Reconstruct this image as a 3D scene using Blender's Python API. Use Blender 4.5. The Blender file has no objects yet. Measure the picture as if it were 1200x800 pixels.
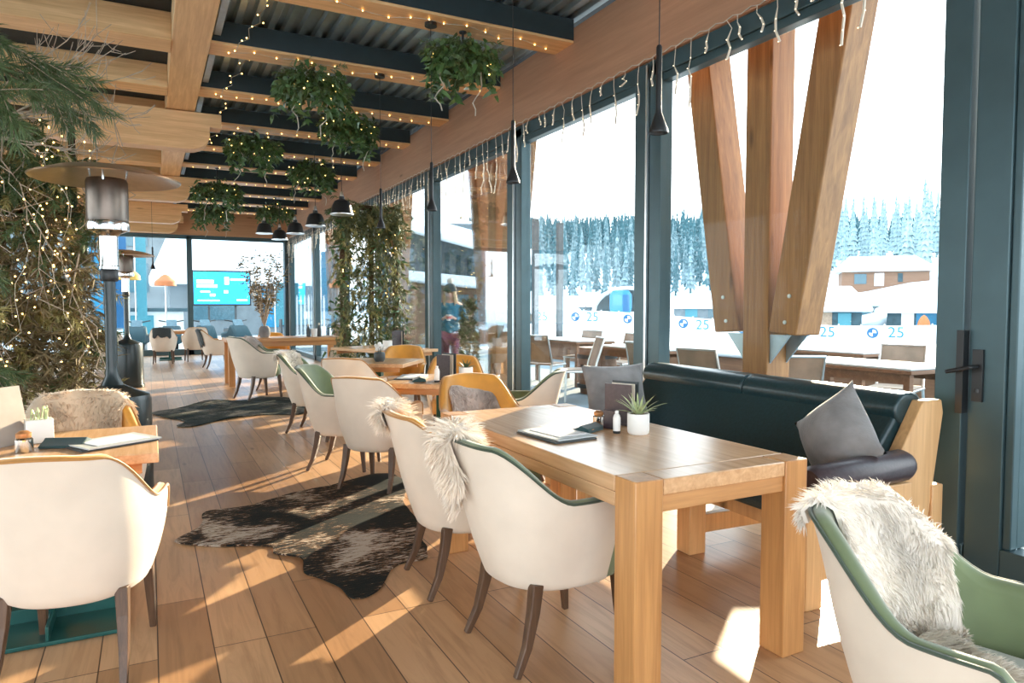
import bpy, bmesh, math, random
from mathutils import Vector, Matrix, noise
PI = math.pi
rnd = random.Random(7)
SC = bpy.context.scene
COL = SC.collection

# ------------------------------------------------------------------ mesh builder
class MB:
    def __init__(s): s.v = []; s.f = []; s.m = []; s.cur = 0
    def add(s, vs, fs):
        b = len(s.v); s.v.extend([tuple(p) for p in vs])
        for f in fs: s.f.append(tuple(b+i for i in f)); s.m.append(s.cur)
        return s
    def box(s, cx, cy, cz, sx, sy, sz, rz=0.0, M=None):
        vs = []
        c, sn = math.cos(rz), math.sin(rz)
        for dz in (-.5, .5):
            for dx, dy in ((-.5,-.5),(.5,-.5),(.5,.5),(-.5,.5)):
                x, y, z = dx*sx, dy*sy, dz*sz
                x, y = x*c-y*sn, x*sn+y*c
                p = Vector((x, y, z))
                if M is not None: p = M @ p
                vs.append((cx+p.x, cy+p.y, cz+p.z))
        return s.add(vs, [(3,2,1,0),(4,5,6,7),(0,1,5,4),(1,2,6,5),(2,3,7,6),(3,0,4,7)])
    def bx(s, x0, x1, y0, y1, z0, z1):
        return s.box((x0+x1)/2,(y0+y1)/2,(z0+z1)/2,abs(x1-x0),abs(y1-y0),abs(z1-z0))
    def prism(s, poly, axis, a, b):
        """poly in the two other axes (cyclic order x,y,z), extruded on axis from a to b"""
        n = len(poly); vs = []
        for t in (a, b):
            for p, q in poly:
                vs.append({'x':(t,p,q),'y':(q,t,p),'z':(p,q,t)}[axis])
        fs = [tuple(range(n))[::-1], tuple(range(n,2*n))]
        fs += [(i,(i+1)%n,n+(i+1)%n,n+i) for i in range(n)]
        return s.add(vs, fs)
    def tube(s, pts, rad, n=8, cap=True, flat=1.0):
        pts = [Vector(p) for p in pts]; k = len(pts)
        if not hasattr(rad, '__len__'): rad = [rad]*k
        vs = []; up = None
        for i, p in enumerate(pts):
            t = (pts[min(i+1,k-1)]-pts[max(i-1,0)])
            t = t.normalized() if t.length > 1e-9 else Vector((0,0,1))
            if up is None:
                up = Vector((0,1,0)) if abs(t.z) > .8 else Vector((0,0,1))
            a = t.cross(up)
            if a.length < 1e-6: a = t.cross(Vector((1,0,0)))
            a.normalize(); b = a.cross(t).normalized(); up = b
            for j in range(n):
                q = 2*PI*(j+.5)/n
                vs.append(p + a*(math.cos(q)*rad[i]) + b*(math.sin(q)*rad[i]*flat))
        fs = [(i*n+j, i*n+(j+1)%n, (i+1)*n+(j+1)%n, (i+1)*n+j) for i in range(k-1) for j in range(n)]
        if cap: fs += [tuple(range(n))[::-1], tuple((k-1)*n+j for j in range(n))]
        return s.add(vs, fs)
    def lathe(s, prof, n=20, c=(0,0,0), cap=True):
        vs = []; k = len(prof)
        for r, z in prof:
            for j in range(n):
                q = 2*PI*j/n
                vs.append((c[0]+r*math.cos(q), c[1]+r*math.sin(q), c[2]+z))
        fs = [(i*n+j, i*n+(j+1)%n, (i+1)*n+(j+1)%n, (i+1)*n+j) for i in range(k-1) for j in range(n)]
        if cap: fs += [tuple(range(n))[::-1], tuple((k-1)*n+j for j in range(n))]
        return s.add(vs, fs)
    def grid(s, fn, nu, nv, closeu=False):
        vs = [fn(i/(nu if closeu else nu-1), j/(nv-1)) for j in range(nv) for i in range(nu)]
        fs = []
        for j in range(nv-1):
            for i in range(nu if closeu else nu-1):
                i2 = (i+1)%nu
                fs.append((j*nu+i, j*nu+i2, (j+1)*nu+i2, (j+1)*nu+i))
        return s.add(vs, fs)
    def ball(s, c, r, n=10, m=7, sq=(1,1,1)):
        vs = [(c[0],c[1],c[2]-r*sq[2])]
        for j in range(1,m):
            a = -PI/2+PI*j/m
            for i in range(n):
                q = 2*PI*i/n
                vs.append((c[0]+r*sq[0]*math.cos(a)*math.cos(q), c[1]+r*sq[1]*math.cos(a)*math.sin(q), c[2]+r*sq[2]*math.sin(a)))
        vs.append((c[0],c[1],c[2]+r*sq[2])); t = len(vs)-1
        fs = [(0,1+(i+1)%n,1+i) for i in range(n)]
        for j in range(m-2):
            for i in range(n):
                a = 1+j*n; fs.append((a+i,a+(i+1)%n,a+n+(i+1)%n,a+n+i))
        a = 1+(m-2)*n
        fs += [(a+i,a+(i+1)%n,t) for i in range(n)]
        return s.add(vs, fs)
    def xf(s, M, start=0):
        s.v[start:] = [tuple(M @ Vector(p)) for p in s.v[start:]]; return s
    def blade(s, p, d, L, w, bend=(0,0,-.3), side=None):
        """a thin two-segment tapering blade"""
        d = Vector(d); p = Vector(p)
        sd = side if side is not None else d.cross(Vector((rnd.random()-.5,rnd.random()-.5,rnd.random()-.5)))
        if sd.length < 1e-6: sd = Vector((1,0,0))
        sd = sd.normalized()*w*.5
        m = p+d*L*.55+Vector(bend)*L*.18; e = p+d*L+Vector(bend)*L*.6
        return s.add([p-sd,p+sd,m+sd*.8,m-sd*.8,e], [(0,1,2,3),(3,2,4)])
    def mesh(s, name):
        me = bpy.data.meshes.new(name); me.from_pydata(s.v, [], s.f)
        return me
    def build(s, name, mat, parent=None, loc=None, smooth=35, bevel=0.0, seg=2, sub=0, fixn=True):
        me = s.mesh(name)
        for mm in (mat if isinstance(mat,(list,tuple)) else [mat]): me.materials.append(mm)
        if isinstance(mat,(list,tuple)): me.polygons.foreach_set('material_index', s.m)
        if fixn:
            bm = bmesh.new(); bm.from_mesh(me)
            bmesh.ops.recalc_face_normals(bm, faces=bm.faces); bm.to_mesh(me); bm.free()
        if smooth:
            me.polygons.foreach_set('use_smooth', [True]*len(me.polygons))
            me.set_sharp_from_angle(angle=math.radians(smooth))
        o = bpy.data.objects.new(name, me); COL.objects.link(o)
        if parent is not None: o.parent = parent
        if loc is not None: o.location = loc
        if bevel:
            b = o.modifiers.new('Bevel','BEVEL'); b.width = bevel; b.segments = seg; b.limit_method='ANGLE'; b.angle_limit=math.radians(40)
            b.harden_normals = False
        if sub:
            m = o.modifiers.new('Sub','SUBSURF'); m.levels = sub; m.render_levels = sub
        return o

def tag(o, label=None, cat=None, group=None, kind=None):
    if label: o['label'] = label
    if cat: o['category'] = cat
    if group: o['group'] = group
    if kind: o['kind'] = kind
    return o
def thing(name, label, cat, loc=(0,0,0), rz=0.0, group=None):
    o = bpy.data.objects.new(name, None); o.empty_display_size = .1
    COL.objects.link(o); o.location = loc; o.rotation_euler = (0,0,rz)
    return tag(o, label, cat, group)
def struct(name, mb, mat, parent=None, label=None, **kw):
    o = mb.build(name, mat, parent, **kw)
    if parent is None: o['kind'] = 'structure'
    if label: o['label'] = label
    return o
def sroot(name, label=None):
    o = bpy.data.objects.new(name, None); COL.objects.link(o); o['kind'] = 'structure'
    if label: o['label'] = label
    return o
KIDS = {}
def copy_tree(o, label=None, loc=None, rz=None, scale=None, parent=None, group=None):
    c = o.copy(); COL.objects.link(c)
    if parent is not None: c.parent = parent
    if label: c['label'] = label
    if group: c['group'] = group
    if loc is not None: c.location = loc
    if rz is not None: c.rotation_euler = (0,0,rz)
    if scale is not None: c.scale = scale if hasattr(scale,'__len__') else (scale,)*3
    for ch in [x for x in list(COL.objects) if x.parent == o] if o.name not in KIDS else KIDS[o.name]:
        copy_tree(ch, parent=c)
    return c

# ------------------------------------------------------------------ materials
def new_mat(name):
    m = bpy.data.materials.new(name); m.use_nodes = True
    nt = m.node_tree; b = nt.nodes['Principled BSDF']
    return m, nt, b
def N(nt, t, **kw):
    n = nt.nodes.new(t)
    for k, v in kw.items():
        if hasattr(n, k) and not k[0].isupper(): setattr(n, k, v)
        else: n.inputs[k].default_value = v
    return n
def L(nt, a, b): nt.links.new(a, b)
def rgba(c): return (c[0],c[1],c[2],1.0)
def ramp(nt, fac, stops):
    r = nt.nodes.new('ShaderNodeValToRGB'); e = r.color_ramp.elements
    while len(e) < len(stops): e.new(.5)
    for k,(p,c) in enumerate(stops): e[k].position = p; e[k].color = rgba(c)
    L(nt, fac, r.inputs['Fac']); return r
def coords(nt, scale=(1,1,1), rot=(0,0,0), world=False):
    mp = nt.nodes.new('ShaderNodeMapping'); mp.inputs['Scale'].default_value = scale; mp.inputs['Rotation'].default_value = rot
    if world:
        g = nt.nodes.new('ShaderNodeNewGeometry'); L(nt, g.outputs['Position'], mp.inputs['Vector'])
    else:
        t = nt.nodes.new('ShaderNodeTexCoord'); L(nt, t.outputs['Object'], mp.inputs['Vector'])
    return mp
def bump(nt, b, h, strength=.2, dist=.01):
    n = N(nt,'ShaderNodeBump'); n.inputs['Strength'].default_value = strength; n.inputs['Distance'].default_value = dist
    L(nt, h, n.inputs['Height']); L(nt, n.outputs['Normal'], b.inputs['Normal'])
def plain(name, c, rough=.5, metal=0.0, var=.12, scale=12, bumps=0.0, sheen=0.0, spec=None):
    m, nt, b = new_mat(name)
    mp = coords(nt); nz = N(nt,'ShaderNodeTexNoise', Scale=scale, Detail=4.0); L(nt, mp.outputs[0], nz.inputs['Vector'])
    r = ramp(nt, nz.outputs['Fac'], [(.3,[x*(1-var) for x in c]),(.7,[min(1,x*(1+var)) for x in c])])
    L(nt, r.outputs[0], b.inputs['Base Color'])
    b.inputs['Roughness'].default_value = rough; b.inputs['Metallic'].default_value = metal
    if spec is not None: b.inputs['Specular IOR Level'].default_value = spec
    if sheen:
        b.inputs['Sheen Weight'].default_value = sheen; b.inputs['Sheen Roughness'].default_value = .4
    if bumps: bump(nt, b, nz.outputs['Fac'], bumps, .01)
    return m
def fabric(name, c, rough=.85, weave=260, sheen=.3, var=.10, bs=.25):
    m, nt, b = new_mat(name)
    mp = coords(nt); n1 = N(nt,'ShaderNodeTexNoise', Scale=6.0, Detail=3.0); L(nt, mp.outputs[0], n1.inputs['Vector'])
    n2 = N(nt,'ShaderNodeTexNoise', Scale=float(weave), Detail=2.0); L(nt, mp.outputs[0], n2.inputs['Vector'])
    r = ramp(nt, n1.outputs['Fac'], [(.3,[x*(1-var) for x in c]),(.7,[min(1,x*(1+var)) for x in c])])
    L(nt, r.outputs[0], b.inputs['Base Color']); b.inputs['Roughness'].default_value = rough
    b.inputs['Sheen Weight'].default_value = sheen
    bump(nt, b, n2.outputs['Fac'], bs, .002)
    return m
def wood(name, c1, c2, axis='y', scale=1.0, rough=.45, bs=.12, knots=True, world=False):
    m, nt, b = new_mat(name)
    a, c = .7*scale, 14*scale
    sc = {'x':(a,c,c),'y':(c,a,c),'z':(c,c,a)}[axis]
    mp = coords(nt, sc, world=world)
    n1 = N(nt,'ShaderNodeTexNoise', Scale=1.6, Detail=6.0, Roughness=.62, Distortion=.6); L(nt, mp.outputs[0], n1.inputs['Vector'])
    n2 = N(nt,'ShaderNodeTexNoise', Scale=7.0, Detail=3.0); L(nt, mp.outputs[0], n2.inputs['Vector'])
    mx = N(nt,'ShaderNodeMath', operation='MULTIPLY_ADD'); L(nt, n2.outputs['Fac'], mx.inputs[0]); mx.inputs[1].default_value = .35; L(nt, n1.outputs['Fac'], mx.inputs[2])
    mid = [(x+y)/2 for x, y in zip(c1, c2)]
    r = ramp(nt, mx.outputs[0], [(.42,c2),(.66,mid),(.86,c1)])
    out = r.outputs[0]
    if knots:
        mk = coords(nt, {'x':(1.1,5,5),'y':(5,1.1,5),'z':(5,5,1.1)}[axis], world=world)
        vo = N(nt,'ShaderNodeTexVoronoi', Scale=.75); L(nt, mk.outputs[0], vo.inputs['Vector'])
        kr = ramp(nt, vo.outputs['Distance'], [(.03,(.35,.28,.22)),(.10,(1,1,1))])
        mm = N(nt,'ShaderNodeMix', data_type='RGBA', blend_type='MULTIPLY'); mm.inputs[0].default_value = .8
        L(nt, out, mm.inputs[6]); L(nt, kr.outputs[0], mm.inputs[7]); out = mm.outputs[2]
    L(nt, out, b.inputs['Base Color']); b.inputs['Roughness'].default_value = rough
    bump(nt, b, mx.outputs[0], bs, .004)
    return m
def emit(name, c, s):
    m, nt, b = new_mat(name)
    b.inputs['Base Color'].default_value = rgba(c); b.inputs['Emission Color'].default_value = rgba(c); b.inputs['Emission Strength'].default_value = s
    return m
def metal(name, c, rough=.3, m_=1.0): return plain(name, c, rough, m_, .06, 20)

M = {}
M['pine'] = wood('pine_timber', (.86,.545,.27), (.62,.345,.15), 'x', 1.0, .5)
M['piney'] = wood('pine_timber_long', (.86,.56,.285), (.64,.365,.165), 'y', 1.0, .5)
M['pinez'] = wood('weathered_timber_post', (.42,.205,.075), (.21,.095,.036), 'z', .8, .6)
M['glulam'] = wood('glulam_beam', (.47,.255,.15), (.36,.185,.105), 'y', .6, .5)
M['glulamx'] = wood('glulam_beam_cross', (.58,.31,.16), (.44,.22,.105), 'x', .6, .5)
M['oaky'] = wood('oak_table_top', (.72,.46,.26), (.50,.28,.13), 'y', 1.0, .27, .06, False)
M['oakx'] = wood('oak_apron', (.60,.32,.13), (.40,.19,.07), 'x', 1.0, .38, .06, False)
M['oakz'] = wood('oak_leg', (.60,.31,.115), (.38,.175,.06), 'z', 1.0, .38, .06, False)
M['benchwood'] = wood('bench_oak', (.70,.43,.20), (.50,.28,.12), 'z', 1.0, .4, .06, False)
M['legwood'] = wood('walnut_leg', (.115,.06,.032), (.055,.028,.015), 'z', 2.0, .42, .05, False)
M['dark'] = plain('dark_frame_metal', (.030,.052,.060), .42, .35, .1)
M['frame'] = plain('window_frame_metal', (.052,.094,.107), .38, .4, .08, 5)
M['alu'] = metal('pale_aluminium', (.75,.78,.80), .3)
M['steeldark'] = plain('dark_joist_paint', (.020,.036,.042), .5, .1, .12, 8)
M['hanger'] = plain('grey_steel_angle', (.36,.44,.50), .4, .5, .1)
M['deckmetal'] = metal('galvanised_deck', (.46,.56,.60), .36, .9)
M['darkdeck'] = plain('dark_roof_boards', (.012,.020,.024), .7, 0, .2)
M['chrome'] = metal('polished_steel', (.72,.74,.75), .14)
M['blackpaint'] = plain('black_enamel', (.012,.024,.028), .28, .1, .1)
M['black'] = plain('black_plastic', (.010,.012,.014), .4, 0, .1)
M['leather'] = plain('dark_teal_leather', (.016,.042,.050), .30, 0, .2, 60, .08)
M['brownleather'] = plain('brown_leather', (.050,.035,.042), .36, 0, .2, 60, .08)
M['cream'] = fabric('cream_upholstery', (.70,.61,.51), .8, 300, .15, .05, .2)
M['green'] = fabric('green_velvet', (.15,.20,.095), .6, 200, .6, .18, .1)
M['amber'] = fabric('amber_velvet', (.66,.29,.03), .6, 200, .5, .16, .1)
M['pipegreen'] = fabric('dark_green_piping', (.035,.06,.035), .6)
M['pipeamber'] = fabric('amber_piping', (.42,.20,.05), .6)
M['greyfab'] = fabric('grey_melange_wool', (.19,.185,.185), .95, 90, .4, .35, 1.0)
M['fur'] = fabric('cream_sheepskin', (.86,.76,.64), .9, 120, .5, .16, .5)
M['furtan'] = fabric('tan_sheepskin', (.66,.51,.36), .9, 120, .5, .25, .5)
M['furgrey'] = fabric('greyish_sheepskin', (.50,.43,.39), .9, 120, .5, .3, .5)
M['furwhite'] = fabric('white_sheepskin', (.86,.80,.72), .9, 120, .5, .16, .5)
M['throwdark'] = fabric('dark_throw', (.03,.045,.05), .9)
M['throwblue'] = fabric('blue_throw', (.12,.24,.31), .9)
M['white'] = plain('white_ceramic', (.80,.80,.78), .35, 0, .03)
M['soil'] = plain('brown_soil', (.14,.06,.03), .95, 0, .4, 80, .5)
M['succ'] = plain('pale_green_leaf', (.42,.50,.26), .5, 0, .3, 40)
M['paper'] = plain('cream_paper', (.72,.66,.55), .8, 0, .04)
M['paperw'] = plain('white_paper', (.80,.80,.80), .8, 0, .03)
M['slate'] = plain('dark_board', (.045,.055,.058), .5, 0, .1)
M['teal'] = fabric('dark_teal_napkin', (.012,.050,.056), .8)
M['cork'] = plain('copper_lid', (.50,.24,.10), .4, .4, .2, 60)
M['tealplate'] = plain('dark_green_steel_plate', (.012,.085,.075), .3, .3, .2, 6)
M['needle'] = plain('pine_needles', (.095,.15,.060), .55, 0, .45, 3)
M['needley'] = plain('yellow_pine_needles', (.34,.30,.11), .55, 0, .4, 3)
M['ivy'] = plain('ivy_leaves', (.075,.145,.045), .4, 0, .5, 8)
M['thuja'] = plain('thuja_foliage', (.13,.145,.06), .6, 0, .5, 6)
M['dry'] = plain('dry_fern', (.20,.15,.075), .8, 0, .4, 8)
M['twig'] = plain('bare_twig', (.42,.34,.26), .7, 0, .3, 20)
M['bark'] = plain('brown_bark', (.10,.06,.035), .9, 0, .4, 20, .5)
M['wire'] = plain('pale_wire', (.55,.50,.42), .5, .2, .1)
M['bulb'] = emit('warm_fairy_bulb', (1.0,.58,.16), 5.0)
M['palebulb'] = emit('pale_fairy_bulb', (1.0,.82,.55), 1.2)
M['strand'] = plain('cream_light_cable', (.70,.62,.50), .5, 0, .1)
M['snow'] = plain('snow', (.62,.68,.72), .7, 0, .03, .6)
M['paving'] = plain('frosty_paving', (.13,.18,.205), .8, 0, .15, 1.2)
M['terrwood'] = wood('terrace_timber', (.24,.125,.065), (.13,.06,.03), 'y', 1.0, .6)
M['weave'] = fabric('beige_woven_mesh', (.27,.195,.14), .8, 90, .1, .2, .6)
M['chairmetal'] = metal('brushed_aluminium', (.62,.66,.67), .35)
M['postgrey'] = plain('grey_weathered_post', (.05,.056,.06), .8, 0, .25, 4)
M['conifer'] = None
M['blue'] = plain('bright_blue_vinyl', (.005,.15,.28), .5, 0, .1)
M['bluedeep'] = plain('deep_blue_vinyl', (.005,.08,.19), .5, 0, .1)
M['cyan'] = plain('cyan_vinyl', (.04,.19,.24), .5, 0, .1)
M['orange'] = plain('orange_cloth', (.36,.11,.03), .7, 0, .1)
M['red'] = plain('coral_red_cloth', (.62,.10,.08), .7, 0, .1)
M['yellow'] = plain('yellow_canvas', (.42,.24,.04), .7, 0, .1)
M['chaletwood'] = wood('chalet_timber', (.22,.125,.08), (.15,.08,.05), 'x', .3, .8, .1, False)
M['hutdark'] = plain('dark_hut_wall', (.028,.06,.075), .8, 0, .4, 2)
M['greywall'] = plain('grey_render', (.14,.165,.18), .9, 0, .15, 2)
M['winglass'] = plain('dark_window_glass', (.05,.11,.14), .12, 0, .2)

# glass: clear pane, lets the sun pass, mirrors a little
def glass_mat():
    m, nt, b = new_mat('window_glass'); nt.nodes.remove(b)
    out = nt.nodes['Material Output']
    t = N(nt,'ShaderNodeBsdfTransparent'); t.inputs['Color'].default_value = (.95,.975,.97,1)
    g = N(nt,'ShaderNodeBsdfGlossy'); g.inputs['Roughness'].default_value = .02; g.inputs['Color'].default_value=(.9,.95,1,1)
    lw = N(nt,'ShaderNodeLayerWeight'); lw.inputs['Blend'].default_value = .12
    ml = N(nt,'ShaderNodeMath', operation='MULTIPLY'); ml.inputs[1].default_value = .5; L(nt, lw.outputs['Fresnel'], ml.inputs[0])
    mx = N(nt,'ShaderNodeMixShader'); L(nt, ml.outputs[0], mx.inputs[0]); L(nt, t.outputs[0], mx.inputs[1]); L(nt, g.outputs[0], mx.inputs[2])
    L(nt, mx.outputs[0], out.inputs['Surface']); return m
M['glass'] = glass_mat()

def floor_mat():
    m, nt, b = new_mat('oak_plank_floor')
    mp = coords(nt, (1,1,1), (0,0,PI/2), world=True)
    br = N(nt,'ShaderNodeTexBrick'); br.offset = .37; br.offset_frequency = 3
    br.inputs['Color1'].default_value = (.37,.195,.092,1); br.inputs['Color2'].default_value = (.60,.365,.20,1); br.inputs['Mortar'].default_value = (.07,.035,.018,1)
    br.inputs['Scale'].default_value = 1.0; br.inputs['Mortar Size'].default_value = .0028; br.inputs['Mortar Smooth'].default_value = .3
    br.inputs['Bias'].default_value = .1; br.inputs['Brick Width'].default_value = 1.45; br.inputs['Row Height'].default_value = .195
    L(nt, mp.outputs[0], br.inputs['Vector'])
    mg = coords(nt, (11,.9,1), world=True)
    n1 = N(nt,'ShaderNodeTexNoise', Scale=1.7, Detail=6.0, Roughness=.65, Distortion=.9); L(nt, mg.outputs[0], n1.inputs['Vector'])
    r = ramp(nt, n1.outputs['Fac'], [(.32,(.66,.62,.58)),(.55,(1,1,1)),(.75,(1.0,1.0,1.0))])
    mm = N(nt,'ShaderNodeMix', data_type='RGBA', blend_type='MULTIPLY'); mm.inputs[0].default_value = .75
    L(nt, br.outputs['Color'], mm.inputs[6]); L(nt, r.outputs[0], mm.inputs[7])
    mk = coords(nt, (3.2,.9,1), world=True)
    vo = N(nt,'ShaderNodeTexVoronoi', Scale=1.0); L(nt, mk.outputs[0], vo.inputs['Vector'])
    kr = ramp(nt, vo.outputs['Distance'], [(.02,(.32,.24,.18)),(.075,(1,1,1))])
    m2 = N(nt,'ShaderNodeMix', data_type='RGBA', blend_type='MULTIPLY'); m2.inputs[0].default_value = .8
    L(nt, mm.outputs[2], m2.inputs[6]); L(nt, kr.outputs[0], m2.inputs[7])
    L(nt, m2.outputs[2], b.inputs['Base Color'])
    b.inputs['Roughness'].default_value = .34; b.inputs['Specular IOR Level'].default_value = .45
    sub = N(nt,'ShaderNodeMath', operation='MULTIPLY_ADD'); L(nt, br.outputs['Fac'], sub.inputs[0]); sub.inputs[1].default_value = -1.0; L(nt, n1.outputs['Fac'], sub.inputs[2])
    bump(nt, b, sub.outputs[0], .12, .004)
    return m
M['floor'] = floor_mat()

def cowhide_mat(name, dark=False):
    m, nt, b = new_mat(name)
    mp = coords(nt, (1,1,1))
    n1 = N(nt,'ShaderNodeTexNoise', Scale=1.6 if not dark else 2.0, Detail=5.0, Roughness=.6, Distortion=.5); L(nt, mp.outputs[0], n1.inputs['Vector'])
    mp2 = coords(nt, (16,85,40), (0,0,-.62))
    n2 = N(nt,'ShaderNodeTexNoise', Scale=1.0, Detail=4.0, Roughness=.7); L(nt, mp2.outputs[0], n2.inputs['Vector'])
    ad = N(nt,'ShaderNodeMath', operation='MULTIPLY_ADD'); L(nt, n2.outputs['Fac'], ad.inputs[0]); ad.inputs[1].default_value = .8; L(nt, n1.outputs['Fac'], ad.inputs[2])
    if dark: st = [(.70,(.006,.012,.011)),(.93,(.015,.024,.022)),(1.0,(.2,.18,.15))]
    else: st = [(.80,(.006,.011,.011)),(.92,(.022,.018,.015)),(.97,(.20,.09,.035)),(1.0,(.50,.44,.37))]
    r = ramp(nt, ad.outputs[0], st)
    L(nt, r.outputs[0], b.inputs['Base Color']); b.inputs['Roughness'].default_value = .7; b.inputs['Specular IOR Level'].default_value = .15
    bump(nt, b, n2.outputs['Fac'], .6, .006)
    return m
M['cowhide'] = cowhide_mat('speckled_cowhide'); M['cowdark'] = cowhide_mat('dark_cowhide', True)

def conifer_mat(name, needle, snowamt):
    m, nt, b = new_mat(name)
    g = nt.nodes.new('ShaderNodeNewGeometry'); sx = nt.nodes.new('ShaderNodeSeparateXYZ'); L(nt, g.outputs['Normal'], sx.inputs[0])
    nz = N(nt,'ShaderNodeTexNoise', Scale=1.3, Detail=4.0); mp = coords(nt); L(nt, mp.outputs[0], nz.inputs['Vector'])
    a = N(nt,'ShaderNodeMath', operation='MULTIPLY_ADD'); L(nt, sx.outputs['Z'], a.inputs[0]); a.inputs[1].default_value = .5; L(nt, nz.outputs['Fac'], a.inputs[2])
    r = ramp(nt, a.outputs[0], [(snowamt,needle),(snowamt+.35,(.26,.35,.38))])
    L(nt, r.outputs[0], b.inputs['Base Color']); b.inputs['Roughness'].default_value = .9
    return m
M['conifer'] = conifer_mat('frosted_conifer', (.036,.105,.128), .42)
M['coniferdark'] = conifer_mat('sparsely_frosted_conifer', (.034,.102,.124), .58)
M['sledteal'] = plain('dark_teal_bodywork', (.008,.040,.052), .8, 0, .1)
M['coniferpale'] = conifer_mat('glare_paled_conifer', (.085,.165,.185), .30)  # sun glare on the right-hand trees put into paler needle and frost colour
# ------------------------------------------------------------------ camera, light, sky
F_PX, CAM_H = 820.0, 1.325
pit = math.atan(40/820.0); yaw = math.radians(27.3696)
Fv = Vector((math.sin(yaw)*math.cos(pit), math.cos(yaw)*math.cos(pit), -math.sin(pit)))
Rv = Vector((math.cos(yaw), -math.sin(yaw), 0)); Uv = Rv.cross(Fv)
cam = bpy.data.cameras.new('camera'); camo = bpy.data.objects.new('camera', cam); COL.objects.link(camo)
camo.matrix_world = Matrix.Translation((0,0,CAM_H)) @ Matrix((Rv, Uv, -Fv)).transposed().to_4x4()
cam.sensor_width = 36; cam.lens = 36*F_PX/1200; cam.clip_end = 2000; cam.clip_start = .05
SC.camera = camo

SUN_AZ, SUN_EL = math.atan2(.60,.80), math.radians(14.0)
sd = Vector((math.cos(SUN_AZ)*math.cos(SUN_EL), math.sin(SUN_AZ)*math.cos(SUN_EL), math.sin(SUN_EL)))
sun = bpy.data.lights.new('sun','SUN'); sun.energy = 9.0; sun.angle = math.radians(.6); sun.color = (1.0,.80,.56)
suno = bpy.data.objects.new('sun', sun); COL.objects.link(suno)
suno.rotation_euler = sd.to_track_quat('Z','Y').to_euler(); suno.location = sd*60

w = bpy.data.worlds.new('winter_sky'); SC.world = w; w.use_nodes = True
nt = w.node_tree; bg = nt.nodes['Background']
tc = nt.nodes.new('ShaderNodeTexCoord'); sx = nt.nodes.new('ShaderNodeSeparateXYZ'); L(nt, tc.outputs['Generated'], sx.inputs[0])
r = ramp(nt, sx.outputs['Z'], [(0.0,(.95,.97,1.0)),(.35,(.86,.94,1.0)),(1.0,(.62,.82,1.0))])
L(nt, r.outputs[0], bg.inputs['Color']); bg.inputs['Strength'].default_value = 2.6

vs = SC.view_settings
SC.display_settings.display_device = 'sRGB'
vs.view_transform = 'Standard'; vs.look = 'None'; vs.gamma = 1.0; vs.use_curve_mapping = False; vs.exposure = 1.08
SC.cycles.use_denoising = True
SC.cycles.max_bounces = 10; SC.cycles.diffuse_bounces = 5; SC.cycles.transparent_max_bounces = 16
SC.cycles.sample_clamp_indirect = 6.0
SC.cycles.caustics_reflective = False; SC.cycles.caustics_refractive = False

# ------------------------------------------------------------------ room shell
XW = 3.75; YF = 21.5
b = MB().bx(-6,XW+.1,-5,YF+.1,-.15,0); struct('floor', b, M['floor'], label='wide oak plank floor running the length of the restaurant', smooth=0)
b = MB(); b.bx(-6.1,-6,-5,YF,0,.3); b.bx(-6.1,-6,-5,YF,3.6,4.06)
for k in range(10): b.bx(-6.1,-6,-5+2.9*k,-4.88+2.9*k,.3,3.6)
wl_ = struct('wall_left', b, M['frame'], smooth=0, label='unseen side wall with glazing added to brighten the ceiling')  # out of view; glazed so that more light reaches ceiling and chairs
struct('glass_pane', MB().bx(-6.06,-6.05,-5,YF,.3,3.6), M['glass'], wl_, smooth=0)
# corrugated deck over the window side
pts = []
x = .57; pitch = .15
prof = []
while x < 3.66:
    prof += [(x,4.10),(x+.05,4.10),(x+.07,4.06),(x+.13,4.06)]; x += pitch
b = MB(); n = len(prof)
vsx = [(p[0],y,p[1]) for y in (-5,YF) for p in prof]
b.add(vsx, [(i,i+1,n+i+1,n+i) for i in range(n-1)])
ceil = struct('ceiling', b, M['deckmetal'], label='galvanised corrugated roof deck', smooth=0)
b = MB().bx(-6,5.3,-5,YF+1.2,4.14,4.26); struct('roof_slab', b, M['darkdeck'], ceil, smooth=0)
b = MB().bx(-6,.24,-5,YF,4.06,4.12); struct('roof_boards', b, M['darkdeck'], ceil, smooth=0)
# long glulam above the windows, long beam between the bays
struct('wall_beam', MB().bx(3.65,3.87,-5,YF+.2,3.33,3.985), M['glulam'], label='deep brown glulam beam above the window wall', bevel=.008)
struct('ceiling_beam', MB().bx(.24,.57,-5,YF,3.81,4.08), M['piney'], label='long square pine beam carrying the joists', bevel=.006)
JY = [2.63-1.57+1.57*k for k in range(13)]
for k, y in enumerate(JY):
    r_ = struct('ceiling_joist', MB().bx(.57,3.65,y,y+.34,3.865,4.06), M['steeldark'], label='dark joist with a pine soffit board', smooth=0)
    struct('soffit_board', MB().bx(.57,3.65,y+.0,y+.345,3.838,3.864), M['pine'], r_, bevel=.003)
    if k < 12:
        struct('steel_angle', MB().bx(.60,.66,y+.40,y+1.52,3.90,3.96), M['hanger'], r_, smooth=0)
    struct('ceiling_joist', MB().bx(-6,.24,y,y+.36,3.80,4.06), M['pine'], label='pale pine joist on the planted side', bevel=.006)
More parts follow.
